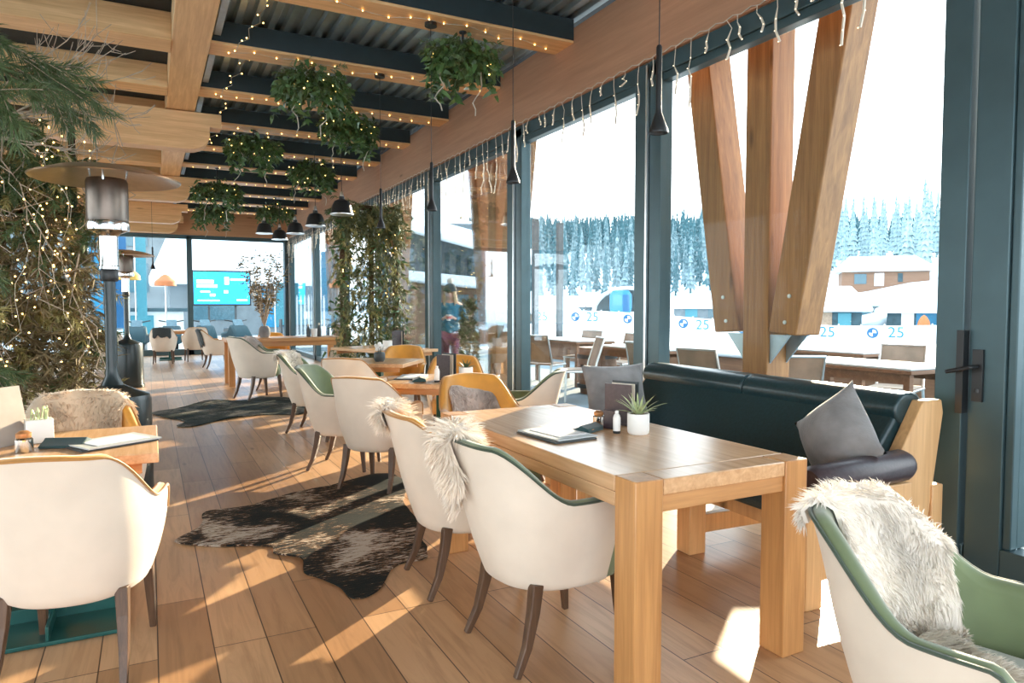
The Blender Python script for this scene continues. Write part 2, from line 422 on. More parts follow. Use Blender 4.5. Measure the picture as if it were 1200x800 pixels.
# corbel beams with a curved end
def corbel(y):
    zt, zb, xt = 3.80, 3.33, .88
    pl = [(-6,zb),(.50,zb)]
    for i in range(7):
        a = i/6*PI/2
        pl.append((.50+.24*math.sin(a), zb+.20*(1-math.cos(a))))
    pl += [(.74,zb+.30),(xt,zb+.30),(xt,zt),(-6,zt)]
    mb = MB(); mb.prism([(z,x) for x,z in pl], 'y', y, y+.26)
    struct('ceiling_beam', mb, M['pine'], label='pine cross beam with a scrolled end', smooth=20, bevel=.006)
for y in (9.85, 14.8, 18.7, 21.1): corbel(y)

# ------------------------------------------------------------------ window wall
MULL = [2.08, 4.665, 7.04, 9.75, 12.35, 15.0, 17.9, 21.35]
wn = [0]
def window(y0, y1):
    wn[0] += 1
    r_ = sroot('window_%d' % wn[0], 'tall glass bay in a dark frame')
    f = MB()
    f.bx(3.68,3.80,y0,y1,3.20,3.33); f.bx(3.70,3.79,y0,y1,3.14,3.20)
    f.bx(3.68,3.80,y0,y1,0,.11)
    f.bx(3.66,3.80,y0+.015,y0+.155,.0,3.3); f.bx(3.68,3.80,y1-.155,y1-.015,.0,3.3)
    struct('window_frame', f, M['frame'], r_, bevel=.005)
    struct('cover_strip', MB().bx(3.655,3.675,y1-.012,y1+.012,0,3.3), M['alu'], r_, smooth=0)
    struct('glass_pane', MB().bx(3.735,3.747,y0+.15,y1-.15,.11,3.15), M['glass'], r_, smooth=0)
for i in range(len(MULL)-1):
    window(MULL[i], MULL[i+1])
# tall door beside the bench
d = sroot('door_1', 'tall glazed door in a teal metal frame')
f = MB(); f.bx(3.67,3.79,1.90,2.07,0,3.3); f.bx(3.67,3.79,.60,.98,0,3.3); f.bx(3.67,3.79,.98,1.90,0,.14); f.bx(3.67,3.79,.98,1.90,3.16,3.3)  # the wide stile out of view is shaped to block low sun
f.bx(3.69,3.82,1.86,1.90,0.14,3.16)
struct('door_frame', f, M['frame'], d, bevel=.006)
struct('glass_pane', MB().bx(3.74,3.75,.98,1.86,.14,3.16), M['glass'], d, smooth=0)
h = MB(); h.box(3.662,2.02,.985,.016,.05,.26); h.tube([(3.655,2.02,1.03),(3.60,2.02,1.03),(3.585,2.02,1.03),(3.582,2.05,1.02),(3.582,2.13,1.0)],.011,8)
h.lathe([(.014,0),(.014,.02),(0,.02)],12,(3.66,2.02,.9))
h.box(3.65,2.09,1.0,.05,.035,.42)
struct('door_handle', h, M['black'], d, bevel=.003)
f = MB(); f.bx(3.68,3.80,-4,.599,3.20,3.33); f.bx(3.68,3.80,-4,.599,0,.11); f.bx(3.67,3.80,.05,.599,.0,3.3)  # thick post next to the door, unseen, added to stop a sun patch
for y in (-2.1,-3.9): f.bx(3.67,3.80,y,y+.15,0,3.3)
w0 = sroot('window_8', 'glass bay behind the viewer'); struct('window_frame', f, M['frame'], w0, bevel=.005)
struct('glass_pane', MB().bx(3.735,3.747,-4,.05,.11,3.2), M['glass'], w0, smooth=0)

# ------------------------------------------------------------------ far glazed wall
struct('wall_far', MB().bx(-6,XW,YF-.05,YF+.15,3.33,4.14), M['glulamx'], label='glulam beam over the far glass wall', bevel=.006)
FX = [-6,-4.45,-1.72,1.02,3.70]
for i in range(4):
    wn[0] += 1
    r_ = sroot('window_%d' % (wn[0]+1), 'glass bay in the far end wall')
    f = MB(); f.bx(FX[i],FX[i+1],YF-.03,YF+.09,3.22,3.33); f.bx(FX[i],FX[i+1],YF-.03,YF+.09,0,.16)
    f.bx(FX[i],FX[i]+.07,YF-.03,YF+.09,0,3.3); f.bx(FX[i+1]-.07,FX[i+1],YF-.03,YF+.09,0,3.3)
    struct('window_frame', f, M['frame'], r_, bevel=.005)
    struct('glass_pane', MB().bx(FX[i]+.07,FX[i+1]-.07,YF+.03,YF+.042,.16,3.22), M['glass'], r_, smooth=0)
struct('trim_1', MB().bx(3.55,3.83,YF-.16,YF+.12,0,3.33), M['dark'], label='dark corner post', bevel=.01)
# ------------------------------------------------------------------ tub chairs
def sstep(a, b, x):
    t = max(0.0, min(1.0, (x-a)/(b-a))); return t*t*(3-2*t)
CW, CD, CL, CA, CN = .29, .315, .13, .78, 2.3     # half width, back depth, arm length, share of back, squareness
def plan(s, k=1.0):
    a = abs(s); sg = 1 if s >= 0 else -1
    if a <= CA:
        t = a/CA*PI/2
        x = -CD*max(0,math.cos(t))**(2/CN); y = CW*math.sin(t)**(2/CN)
    else:
        q = (a-CA)/(1-CA); x = CL*q; y = CW*(1-.02*q)
    return (x*k, sg*y*k)
def pnorm(s):
    e = 1e-3; a = plan(max(-1,s-e)); c = plan(min(1,s+e))
    tx, ty = c[0]-a[0], c[1]-a[1]; l = math.hypot(tx,ty) or 1
    return (-ty/l, tx/l)
def outn(s):
    nx, ny = pnorm(s); p = plan(s)
    if nx*(p[0]-.05)+ny*p[1] < 0: nx, ny = -nx, -ny
    return nx, ny
ZB, HB, HA = .30, .835, .622
def rim(s):
    a = abs(s)
    h = HB-.012*sstep(.0,.34,a) + (HA-HB+.012)*sstep(.30,.70,a)
    if a > .90:
        q = (a-.90)/.10; h -= .10*(1-math.sqrt(max(0,1-q*q)))
    return h
def back(s): return 1-sstep(.30,.80,abs(s))
def outer(s, v, off=0.0):
    h = rim(s); z = ZB+(h-ZB)*v
    q = (z-ZB)/(HB-ZB)
    k = .80+.20*(1-(1-min(1,q*1.5))**2.2)+.03*q
    x, y = plan(s, k); nx, ny = outn(s)
    x -= .085*q*q*back(s)
    return Vector((x+nx*off, y+ny*off, z))
TH = .05
def inner(s, v, off=0.0):
    h = rim(s)-.006; z = .42+(h-.42)*v
    q = (z-ZB)/(HB-ZB)
    k = .80+.20*(1-(1-min(1,q*1.5))**2.2)+.03*q
    x, y = plan(s, k); nx, ny = outn(s)
    x -= .085*q*q*back(s)
    d = TH+.03*(1-v)*back(s)+off
    return Vector((x-nx*d, y-ny*d, z))
SS = [(-1+2*i/64) for i in range(65)]
def rimtop(s, u):          # across the padded rim, u 0 outer .. 1 inner
    a = outer(s,1.0); c = inner(s,1.0); p = a.lerp(c,u); p.z = max(a.z,c.z)+.016*math.sin(PI*u)-.006*u; return p

def tub_chair(label, inn, pipe, loc, rz, name='tub_chair', group='cream tub chairs'):
    t = thing(name, label, 'chair', loc, rz, group)
    ns = len(SS)
    o = MB()
    rows = [[outer(s,v) for s in SS] for v in (0,.06,.14,.25,.4,.55,.7,.82,.92,1.0)]
    under = [[Vector((p.x*.93,p.y*.93,ZB-.012)) for p in rows[0]],[Vector((p.x*.80,p.y*.80,ZB-.015)) for p in rows[0]]]
    allr = under[::-1]+rows
    o.add([p for r_ in allr for p in r_], [(j*ns+i,j*ns+i+1,(j+1)*ns+i+1,(j+1)*ns+i) for j in range(len(allr)-1) for i in range(ns-1)])
    # rounded arm fronts
    for sidx in (0, ns-1):
        s = SS[sidx]
        A = [outer(s,v) for v in (0,.2,.4,.6,.8,.93,1.0)]; B = [inner(s,0) if v < .25 else inner(s,max(0,(outer(s,v).z-.42)/(rim(s)-.006-.42))) for v in (0,.2,.4,.6,.8,.93,1.0)]
        for i in (0,1): B[i] = Vector((A[i].x, B[2].y, A[i].z))
        mid = [Vector((max(a.x,c.x)+.018, (a.y+c.y)/2, a.z)) for a, c in zip(A,B)]
        k = len(A)
        o.add(A+mid+B, [(r_*k+i,r_*k+i+1,(r_+1)*k+i+1,(r_+1)*k+i) for r_ in (0,1) for i in range(k-1)])
    # front panel under the seat
    f0, f1 = outer(-1,0), outer(1,0); 
    o.add([(f0.x-.02,f0.y,ZB-.012),(f1.x-.02,f1.y,ZB-.012),(f1.x+.0,f1.y*.98,.40),(f0.x+.0,f0.y*.98,.40)],[(0,1,2,3)])
    c0 = [Vector((p.x*.80,p.y*.80,ZB-.015)) for p in rows[0]]
    o.add(c0, [tuple(range(len(c0)))])
    o.build('shell', M['cream'], t, smooth=50)
    n_ = MB()
    rr = [[rimtop(s,u) for s in SS] for u in (0,.25,.5,.75,1.0)] + [[inner(s,v) for s in SS] for v in (.93,.82,.65,.45,.22,0)]
    n_.add([p for r_ in rr for p in r_], [(j*ns+i,j*ns+i+1,(j+1)*ns+i+1,(j+1)*ns+i) for j in range(len(rr)-1) for i in range(ns-1)])
    n_.build('inner_back', inn, t, smooth=60)
    p_ = MB(); p_.tube([outer(s,1.0,.002)+Vector((0,0,.003)) for s in SS], .0055, 6); p_.build('piping', pipe, t)
    s_ = MB()
    def seatp(u, v):
        q = u*2*PI; n = 3.4
        cx, sy = math.cos(q), math.sin(q)
        r_ = [ .80,.95,1.0,1.0,.97,.80,.0][min(6,int(v*6+.5))]
        z = [.295,.30,.34,.40,.450,.470,.474][min(6,int(v*6+.5))]
        return (.015+.245*r_*math.copysign(abs(cx)**(2/n),cx), .232*r_*math.copysign(abs(sy)**(2/n),sy), z)
    s_.grid(seatp, 40, 7, closeu=True); s_.build('seat', inn, t, smooth=60)
    for sx_, sy_ in ((1,1),(1,-1),(-1,1),(-1,-1)):
        g = MB()
        if sx_ > 0: pts = [(.19,.19*sy_,.32),(.20,.195*sy_,.18),(.215,.20*sy_,0)]; rd = [.029,.025,.017]
        else: pts = [(-.17,.185*sy_,.32),(-.185,.19*sy_,.22),(-.215,.197*sy_,.10),(-.262,.205*sy_,0)]; rd = [.031,.028,.022,.017]
        g.tube(pts, rd, 4); g.build('leg', M['legwood'], t, smooth=0, bevel=.004)
    return t

def drape(name, label, chair, mat, s0, s1, din, dout, seed=1, nst=3500, slen=.032, sw=.0045, wob=.05, seatrun=0.0, group='sheepskins on the chairs', cat='sheepskin', lump=0.0, puff=0.0):
    """a shaggy pelt lying over the rim of a chair: down the inside by din, down the outside by dout"""
    rg = random.Random(seed); off = Vector((seed*3.1,seed*1.7,0))
    def nz(x, y): return noise.noise(Vector((x*2.3,y*2.3,0))+off)
    def pos(u, t, o):
        # edge wobble
        sw_ = s0+(s1-s0)*u
        s_ = sw_ + wob*.5*nz(t*2,u*.5+5)*(abs(u-.5)*2)
        di = din(u) if callable(din) else din; do = dout(u) if callable(dout) else dout
        di *= 1+.25*nz(u*2.2,9); do *= 1+.30*nz(u*2.2,17)
        tot = di+(.06+do if do >= 0 else do); d = t*tot
        lift = o + puff*min(1,4*u*(1-u)*4*t*(1-t)*1.5)*(1 if o > .01 else .3) + .012*max(0,nz(u*3,t*3)) + lump*math.exp(-((u-.15)/.15)**2-((t-.5)/.3)**2)
        h = rim(s_); hi = h-.006-.42
        if d < di:
            dd = di-d
            if dd > hi and seatrun:
                e = dd-hi; p = inner(s_,0,lift+.02); nx, ny = outn(s_)
                return Vector((p.x-nx*e, p.y-ny*e, .484+lift)), Vector((0,0,1)), Vector((-nx,-ny,0))
            v = max(0,1-dd/hi); p = inner(s_, v, lift); nx, ny = outn(s_)
            return p, Vector((-nx,-ny,.15)).normalized(), Vector((0,0,-1))
        if d < di+.06:
            u2 = 1-(d-di)/.06; p = rimtop(s_,u2); a = inner(s_,1,lift); c = outer(s_,1,lift)
            q = c.lerp(a,u2); q.z = p.z+lift*math.sin(PI*u2)**.5+.0
            nx, ny = outn(s_); nn = Vector((nx*(1-2*u2),ny*(1-2*u2),1)).normalized()
            return q, nn, Vector((nx*(1-2*u2),ny*(1-2*u2),-.3)).normalized()
        dd = d-di-.06; v = max(0,1-dd/(h-ZB)); p = outer(s_, v, lift+.006); nx, ny = outn(s_)
        return p, Vector((nx,ny,.1)).normalized(), Vector((0,0,-1))
    mb = MB(); nu, nv = 26, 30
    top = [pos(i/(nu-1), j/(nv-1), .016)[0] for j in range(nv) for i in range(nu)]
    bot = [pos(i/(nu-1), j/(nv-1), .004)[0] for j in range(nv) for i in range(nu)]
    k = nu*nv
    fs = [(j*nu+i,j*nu+i+1,(j+1)*nu+i+1,(j+1)*nu+i) for j in range(nv-1) for i in range(nu-1)]
    fs += [tuple(k+q for q in f[::-1]) for f in fs]
    edge = [i for i in range(nu)]+[j*nu+nu-1 for j in range(1,nv)]+[(nv-1)*nu+i for i in range(nu-2,-1,-1)]+[j*nu for j in range(nv-2,0,-1)]
    fs += [(edge[i],edge[(i+1)%len(edge)],k+edge[(i+1)%len(edge)],k+edge[i]) for i in range(len(edge))]
    mb.add(top+bot, fs)
    for _ in range(nst):
        u, t = rg.random(), rg.random()
        if rg.random() < .30: u = rg.choice([rg.random()*.03, 1-rg.random()*.03])
        elif rg.random() < .16: t = rg.choice([rg.random()*.03, 1-rg.random()*.03])
        p, n_, dn = pos(u, t, .014)
        if u < .04 or u > .96:
            q2 = pos(min(1,u+.03) if u > .5 else max(0,u-.03), t, .014)[0]; q1 = pos(u-.03 if u > .5 else u+.03, t, .014)[0]; tg = (q2-q1)
            if tg.length > 1e-5: n_ = (tg.normalized()*.9+n_*.5).normalized()
        cl = Vector((noise.noise(p*14+off),noise.noise(p*14+off+Vector((7,0,0))),noise.noise(p*14+off+Vector((0,7,0)))))
        j = Vector((rg.gauss(0,.25),rg.gauss(0,.25),rg.gauss(0,.25)))+cl*.9
        mb.blade(p, (n_*.75+dn*.55+j).normalized(), slen*(.6+.7*rg.random()), sw, dn*.7)
    o = mb.build(name, mat, None, smooth=60, fixn=False)
    o.location = chair.location; o.rotation_euler = chair.rotation_euler; o.scale = chair.scale
    tag(o, label, cat, group)
    return o

D2R = math.radians
G, A_ = ('green','pipegreen'), ('amber','pipeamber')
PG = tub_chair('green lined cream chair nearest the camera along the long oak table, shaggy pelt on it', M['green'], M['pipegreen'], (1.39,2.37,0), D2R(2))
PA = tub_chair('amber lined cream chair, second along the long oak table, sheepskin over its corner', M['amber'], M['pipeamber'], (1.37,3.11,0), D2R(-4))
def chair(kind, label, x, y, deg, s=1.0):
    return copy_tree(PG if kind == 'g' else PA, label, (x,y,0), D2R(deg), s)
C1, C2 = PG, PA
C3 = chair('a','bare-backed cream tub chair seen from behind beyond the far end of the long table', 1.52,5.07,44)
C4 = chair('g','cream tub chair with bare pale green velvet inside, just beyond the plain-backed chair', 1.44,5.78,-34)
C5 = chair('a','cream tub chair back half hidden behind the green lined chair', 1.84,6.98,52)
C4b = chair('g','cream tub chair with a white pelt over its back, behind the bare green lined chair', 1.58,7.62,-32)
CAm1 = chair('a','amber lined tub chair at the far end of the long oak table, greyish pelt inside', 2.02,4.30,-96)
CAm2 = chair('a','bare amber lined tub chair in front of the glass, behind the pelt-covered amber chair', 2.62,6.25,-112)
CWh = chair('g','white-lit tub chair with dark piping by the glass, its back to the bench', 2.56,4.90,142)
CAm3 = chair('a','amber lined tub chair in front of the trellis of greenery', 2.74,8.25,-116)
CNL = chair('a','big cream tub chair with amber piping seen from behind at the small square table', -.255,3.055,78)
CB = chair('a','amber lined tub chair covered with a broad tan pelt behind the small square table', -.32,4.22,-84)
CD_ = chair('g','cream tub chair with green velvet inside at the lower corner by the bench arm', 1.72,.90,-77,.97)
CF1 = chair('g','cream tub chair seen from behind at the bar-side of the far oak table', 1.40,10.75,20,1.08)
CF2 = chair('a','cream tub chair with a dark throw hanging over its back, far down the aisle', 1.30,16.6,8)
CF3 = chair('a','cream tub chair with a dark throw across its back before the far glass wall', .28,18.5,84)
CF4 = chair('g','grey pelt-covered tub chair behind the nearer chair at the far oak table', 1.78,11.9,-10)
CF5 = chair('g','tub chair with a blue throw over its back by the window posts', 2.86,11.75,150)
CF6 = chair('a','amber lined tub chair on the far side of the far oak table', 2.05,13.75,-92)
CF7 = chair('a','cream tub chair at the far glass wall beside the throw-draped one', .98,18.95,96)
CF8 = chair('a','cream tub chair behind the black heater cabinet', -.75,17.2,80)

drape('sheepskin','thick cream sheepskin hanging over the corner of the nearest long-table chair', C1, M['fur'], -.02,.56, lambda u:.30, lambda u:.15+.10*math.sin(PI*u), 1, 13000, .048, .006, .12, lump=.02, puff=.022)
drape('sheepskin','sheepskin rolled over the back corner of the second long-table chair', C2, M['fur'], .06,.58, .26, lambda u:.07, 2, 5000, .045, .006, .1, puff=.022)
drape('sheepskin','white pelt on the chair behind the bare green lined chair', C4b, M['furwhite'], -.30,.42, .26, .06, 3, 2500, .03, .006)
drape('sheepskin','greyish brown pelt slung inside the amber chair at the end of the long oak table', CAm1, M['furgrey'], -.42,.66, .40, lambda u:-.03-.13*u, 4, 5000, .024, .005, .1)
drape('sheepskin','broad tan pelt over the back of the chair behind the small square table', CB, M['furtan'], -.56,.46, .36, .16, 5, 7000, .026, .0045, .06)
drape('sheepskin','long shaggy off-white sheepskin lying in the chair at the lower corner', CD_, M['furwhite'], -.22,.56, lambda u:.72-.16*sstep(.5,1,u), lambda u:.03, 6, 15000, .028, .0036, .10, seatrun=1.0, puff=.012)
drape('sheepskin','grey pelt on the chair at the far oak table', CF4, M['furgrey'], -.5,.5, .25, .12, 7, 1500, .03, .007)
drape('throw_blanket','blue throw folded over a chair back by the window posts', CF5, M['throwblue'], -.3,.3, .10, .36, 8, 0, group='throws on chair backs', cat='throw')
drape('throw_blanket','dark throw over the chair back far down the aisle', CF2, M['throwdark'], -.28,.30, .10, .34, 9, 0, group='throws on chair backs', cat='throw')
drape('throw_blanket','dark throw on the chair back before the far glass wall', CF3, M['throwdark'], -.3,.3, .10, .20, 10, 0, group='throws on chair backs', cat='throw')
# ------------------------------------------------------------------ tables
T1 = thing('dining_table','long oak table with block legs flush with its top, beside the dark bench','table',(1.805,2.69,0))
hx, hy = .405, .865
b = MB(); b.bx(-hx+.001,hx-.001,-hy+.118,hy-.118,.695,.75); b.bx(-hx+.118,hx-.118,-hy+.001,-hy+.118,.695,.75); b.bx(-hx+.118,hx-.118,hy-.118,hy-.001,.695,.75)
top = b.build('table_top', M['oaky'], T1, bevel=.004)
for sx_ in (-1,1):
    for sy_ in (-1,1):
        b = MB(); b.bx(sx_*hx,sx_*(hx-.115),sy_*(hy+.001),sy_*(hy-.115),0,.7515)
        b.build('leg', M['oakz'], T1, bevel=.004)
b = MB(); b.bx(-hx+.115,hx-.115,-hy+.012,-hy+.045,.635,.694); b.build('apron', M['oakx'], T1, bevel=.003)
b = MB(); b.bx(-hx+.115,hx-.115,hy-.045,hy-.012,.635,.694); b.build('apron', M['oakx'], T1, bevel=.003)
for sx_ in (-1,1):
    b = MB(); b.bx(sx_*(hx-.0),sx_*(hx-.035),-hy+.115,hy-.115,.645,.694); b.build('apron', M['oaky'], T1, bevel=.003)

def ped_table(label, x, y, deg, sx_, sy_, h=.75, plate=M['tealplate'], group='square pedestal tables', wd='oaky'):
    t = thing('pedestal_table', label, 'table', (x,y,0), D2R(deg), group)
    b = MB(); b.bx(-sx_/2,sx_/2,-sy_/2,sy_/2,h-.04,h); b.build('table_top', M[wd], t, bevel=.004)
    b = MB(); b.bx(-sx_/2+.06,sx_/2-.06,-sy_/2+.06,-sy_/2+.08,h-.09,h-.041); b.bx(-sx_/2+.06,sx_/2-.06,sy_/2-.08,sy_/2-.06,h-.09,h-.041); b.build('apron', M['oakx'], t)
    b = MB(); b.box(0,0,.38,.09,.09,.64); b.build('pedestal', M['tealplate'], t, bevel=.004)
    b = MB(); b.box(0,0,.010,.52,.50,.018); b.box(0,0,.045,.50,.012,.06); b.box(0,0,.045,.012,.48,.06); b.build('base_plate', plate, t, bevel=.003)
    return t
TL = ped_table('small square table at the left edge of the picture on a green steel plate', -.385,3.46,0,.81,.74)
T2 = ped_table('turned square table between the plain-backed chair and the amber chairs', 2.09,5.25,-36,.80,.80)
T2b = ped_table('turned square table half hidden by the chair backs in front of the trellis', 2.18,7.35,-36,.80,.80)
T3 = ped_table('turned oblong table in front of the hanging greenery trellis', 2.93,9.62,20.5,.80,1.42)
T5 = ped_table('table by the far glass wall behind the throw-draped chair', .45,19.6,0,.8,.8)
T4 = thing('dining_table','far oak table carrying the dry branch arrangement','table',(2.1,12.85,0),0)
b = MB(); b.bx(-.98,.98,-.42,.42,.74,.80); b.build('table_top', M['oakx'], T4, bevel=.004)
for sx_ in (-1,1):
    for sy_ in (-1,1):
        b = MB(); b.bx(sx_*.95,sx_*.85,sy_*.40,sy_*.30,0,.74); b.build('leg', M['oakz'], T4, bevel=.004)
b = MB(); b.bx(-.85,.85,-.38,-.35,.66,.74); b.bx(-.85,.85,.35,.38,.66,.74); b.build('apron', M['oakx'], T4)

# ------------------------------------------------------------------ bench
BN = thing('bench','long dark teal leather bench with oak ends under the tall windows','bench',(0,0,0))
y0, y1 = 2.20, 4.32
sec = [(2.50,.40),(2.50,.455),(2.56,.485),(3.12,.47),(3.12,.40)]
b = MB(); b.prism([(q,p) for p,q in sec], 'y', y0+.02, y1-.02); b.build('seat', M['leather'], BN, bevel=.02, seg=3, smooth=50)
b = MB(); b.prism([(.40,3.02),(.84,3.37),(.90,3.40),(.895,3.50),(.84,3.52),(.40,3.18)], 'y', y0, y1); b.build('backrest', M['leather'], BN, bevel=.02, seg=3, smooth=50)
b = MB()
for (a_, c_) in ((y0-.012,(y0+y1)/2-.004),((y0+y1)/2+.004,y1+.012)):
    b.prism([(.815+.085*math.sin(2*PI*i/18), 3.415+.105*math.cos(2*PI*i/18)) for i in range(18)], 'y', a_, c_)
b.build('top_roll', M['leather'], BN, bevel=.012, seg=3, smooth=60)
for ys in (y0-.20, y1+.06):
    if ys < y0:
        ar = MB()
        # padded arm roll along the depth of the seat
        ar.tube([(2.62,ys+.07,.55),(2.65,ys+.07,.555),(3.20,ys+.07,.58),(3.235,ys+.07,.582)], [.062,.075,.075,.060], 16); ar.build('arm_roll', M['brownleather'], BN, smooth=60)
        ap = MB(); ap.bx(2.60,3.24,ys+.04,ys+.10,.12,.50); ap.build('end_panel', M['benchwood'], BN, bevel=.005)
    fl = MB(); fl.bx(2.56,2.66,ys+.03,ys+.13,0,.52); fl.build('leg', M['benchwood'], BN, bevel=.006)
for ys in (y0-.075, y1+.005):
    pp = MB(); pp.prism([(.0,3.30),(.0,3.44),(.80,3.58),(.865,3.565),(.865,3.43),(.42,3.14),(.20,3.20)], 'y', ys, ys+.065); pp.build('back_post', M['benchwood'], BN, bevel=.006)
    p2 = MB(); p2.bx(3.50,3.58,ys-.01,ys+.055,0,.44); p2.build('rear_foot', M['benchwood'], BN, bevel=.006)
    p3 = MB(); p3.bx(3.20,3.50,ys+.01,ys+.05,.10,.22); p3.build('end_panel', M['benchwood'], BN, bevel=.004)
b = MB(); b.bx(2.54,3.2,y0+.3,y0+.36,.33,.40); b.bx(2.54,3.2,y1-.36,y1-.3,.33,.40); b.bx(2.54,2.60,y0,y1,.33,.40); b.build('seat_rail', M['benchwood'], BN, bevel=.004)
BR = D2R(-3); BN.rotation_euler = (0,0,BR); BN.location = Vector((3.1,3.2,0))-Matrix.Rotation(BR,3,'Z') @ Vector((3.1,3.2,0))
for yy in (2.80, 3.9):
    b = MB(); b.bx(2.55,2.66,yy,yy+.11,0,.34); b.build('leg', M['benchwood'], BN, bevel=.006)
b = MB(); b.bx(2.66,3.25,2.83,2.88,.10,.20); b.build('stretcher', M['benchwood'], BN, bevel=.004)

def pillow(label, loc, rot, wx=.46, wy=.46, th=.085):
    def fn_(sg):
        def f(u, v):
            a, c = u*2-1, v*2-1
            x = a*(1-.10*(1-c*c)*abs(a)**2); y = c*(1-.10*(1-a*a)*abs(c)**2)
            z = th*max(0,(1-abs(a)**2.2))**.8*max(0,(1-abs(c)**2.2))**.8*sg
            z += .010*noise.noise(Vector((a*2,c*2,sg+loc[1])))*(1-a*a)*(1-c*c)
            return (x*wx/2, y*wy/2, z)
        return f
    mb = MB(); mb.grid(fn_(1),22,22); k = len(mb.v); mb.grid(fn_(-1),22,22)
    o = mb.build('cushion', M['greyfab'], None, smooth=180)
    o.location = loc; o.rotation_euler = rot
    bm = bmesh.new(); bm.from_mesh(o.data); bmesh.ops.remove_doubles(bm, verts=bm.verts, dist=.0005); bmesh.ops.recalc_face_normals(bm, faces=bm.faces); bm.to_mesh(o.data); bm.free()
    return tag(o, label, 'cushion', 'grey cushions on the dark bench')
qn = Vector((-.97,.10,.22)).to_track_quat('Z','Y') @ Matrix.Rotation(D2R(40),4,'Z').to_quaternion()
pillow('grey melange cushion leaning at the bench end nearest the camera, corner up', (2.98,2.29,.69), qn.to_euler(), .41,.41,.15)
pillow('grey cushion leaning at the far end of the bench behind the potted succulent', (2.95,4.08,.71), (D2R(72),0,D2R(-8)), .50,.44,.09)

# ------------------------------------------------------------------ rugs
def hide(name, label, outline, mat, seed):
    c = Vector((sum(p[0] for p in outline)/len(outline), sum(p[1] for p in outline)/len(outline), 0))
    n = len(outline); ring = []
    for i in range(n):      # catmull-rom outline with ragged edge
        p0,p1,p2,p3 = [Vector((*outline[(i+k-1)%n],0)) for k in range(4)]
        for q in range(8):
            t = q/8
            p = .5*((2*p1)+(p2-p0)*t+(2*p0-5*p1+4*p2-p3)*t*t+(3*p1-p0-3*p2+p3)*t**3)
            d = (p-c).normalized(); ring.append(p-c+d*.022*noise.noise(p*9+Vector((seed,0,0))))
    R_ = len(ring); rings = 14; mb = MB(); vs = []
    for lay in (0,1):
        for j in range(rings+1):
            k = j/rings
            for p in ring:
                q = p*k; h = .012*max(0,noise.noise(Vector((q.x*2.2+seed,q.y*2.2,0))))+.016*max(0,noise.noise(Vector((q.x*5+seed,q.y*2,3))))*k
                vs.append((q.x,q.y,(.0095+h if lay else .003+h*.6)+ (0 if k<1 else -.001)))
    fs = []
    for lay in (0,1):
        o_ = lay*(rings+1)*R_
        for j in range(rings):
            for i in range(R_):
                f = (o_+j*R_+i,o_+j*R_+(i+1)%R_,o_+(j+1)*R_+(i+1)%R_,o_+(j+1)*R_+i); fs.append(f if lay else f[::-1])
    a = rings*R_; e = (rings+1)*R_
    fs += [(a+i,a+(i+1)%R_,e+a+(i+1)%R_,e+a+i) for i in range(R_)]
    mb.add(vs, fs)
    o = mb.build(name, mat, None, smooth=60); o.location = (c.x,c.y,0)
    bm = bmesh.new(); bm.from_mesh(o.data); bmesh.ops.remove_doubles(bm, verts=bm.verts, dist=.0002); bm.to_mesh(o.data); bm.free()
    return tag(o, label, 'rug', 'hide rugs along the aisle')
hide('cowhide_rug','black, brown and white speckled cowhide rug beside the long oak table',
     [(.10,4.33),(.24,4.55),(.30,4.86),(.56,4.90),(.86,5.08),(1.2,5.2),(1.62,5.35),(1.68,4.95),(1.50,4.5),(1.45,4.05),(1.36,3.75),(1.28,3.45),(1.1,3.40),(.93,3.15),(.80,3.09),(.76,3.30),(.66,3.52),(.68,3.72),(.57,3.86),(.55,4.02),(.33,4.12)], M['cowhide'], 3)
hide('cowhide_rug','dark green-black cowhide rug farther down the aisle',
     [(-.01,9.8),(.2,10.0),(.45,10.35),(.72,10.75),(1.1,10.55),(1.45,10.75),(1.80,10.45),(1.75,9.7),(1.9,9.2),(1.62,8.85),(1.2,9.0),(.75,8.82),(.42,8.5),(.24,8.56),(.33,8.9),(.15,9.3)], M['cowdark'], 11)

# ------------------------------------------------------------------ patio heaters
def heater(label, x, y, s=1.0):
    t = thing('patio_heater', label, 'heater', (x,y,0), 0, 'patio heaters')
    b = MB(); b.lathe([(.0,.0),(.245,.0),(.25,.02),(.25,.05),(.235,.055)],32); b.build('base_plate', M['blackpaint'], t)
    b = MB(); b.lathe([(.232,.056),(.235,.07),(.235,.70),(.225,.73)],32); b.build('tank_housing', M['blackpaint'], t)
    b = MB(); b.lathe([(.225,.731),(.15,.76),(.07,.80),(.042,.86),(.036,.92),(.036,1.50)],24); b.build('pole', M['blackpaint'], t)
    b = MB(); b.lathe([(.05,1.50),(.055,1.51),(.055,1.57),(.050,1.58)],24); b.build('collar', M['black'], t)
    b = MB(); b.lathe([(.062,1.581),(.062,1.60),(.058,1.605),(.058,1.80),(.075,1.82),(.10,1.83)],28); b.build('burner_neck', M['chrome'], t)
    b = MB(); b.lathe([(.10,1.831),(.128,1.84),(.132,1.87),(.125,1.90)],32); b.build('burner_ring', M['chrome'], t)
    b = MB(); b.lathe([(.122,1.901),(.126,1.92),(.126,2.16),(.118,2.18)],32); b.build('burner_screen', M['emitter'], t)
    b = MB(); b.lathe([(.0,2.272),(.12,2.265),(.30,2.235),(.44,2.185),(.452,2.18),(.445,2.172),(.30,2.215),(.12,2.245),(.0,2.25)],48,cap=False); b.build('reflector_hood', M['hood'], t)
    for k in range(3):
        a = 2*PI*k/3+.4; b = MB(); b.tube([(.12*math.cos(a),.12*math.sin(a),2.16),(.13*math.cos(a),.13*math.sin(a),2.242)],.006,6); b.build('bracket', M['chrome'], t)
    return t
M['hood'] = metal('brushed_hood', (.60,.52,.46), .30)
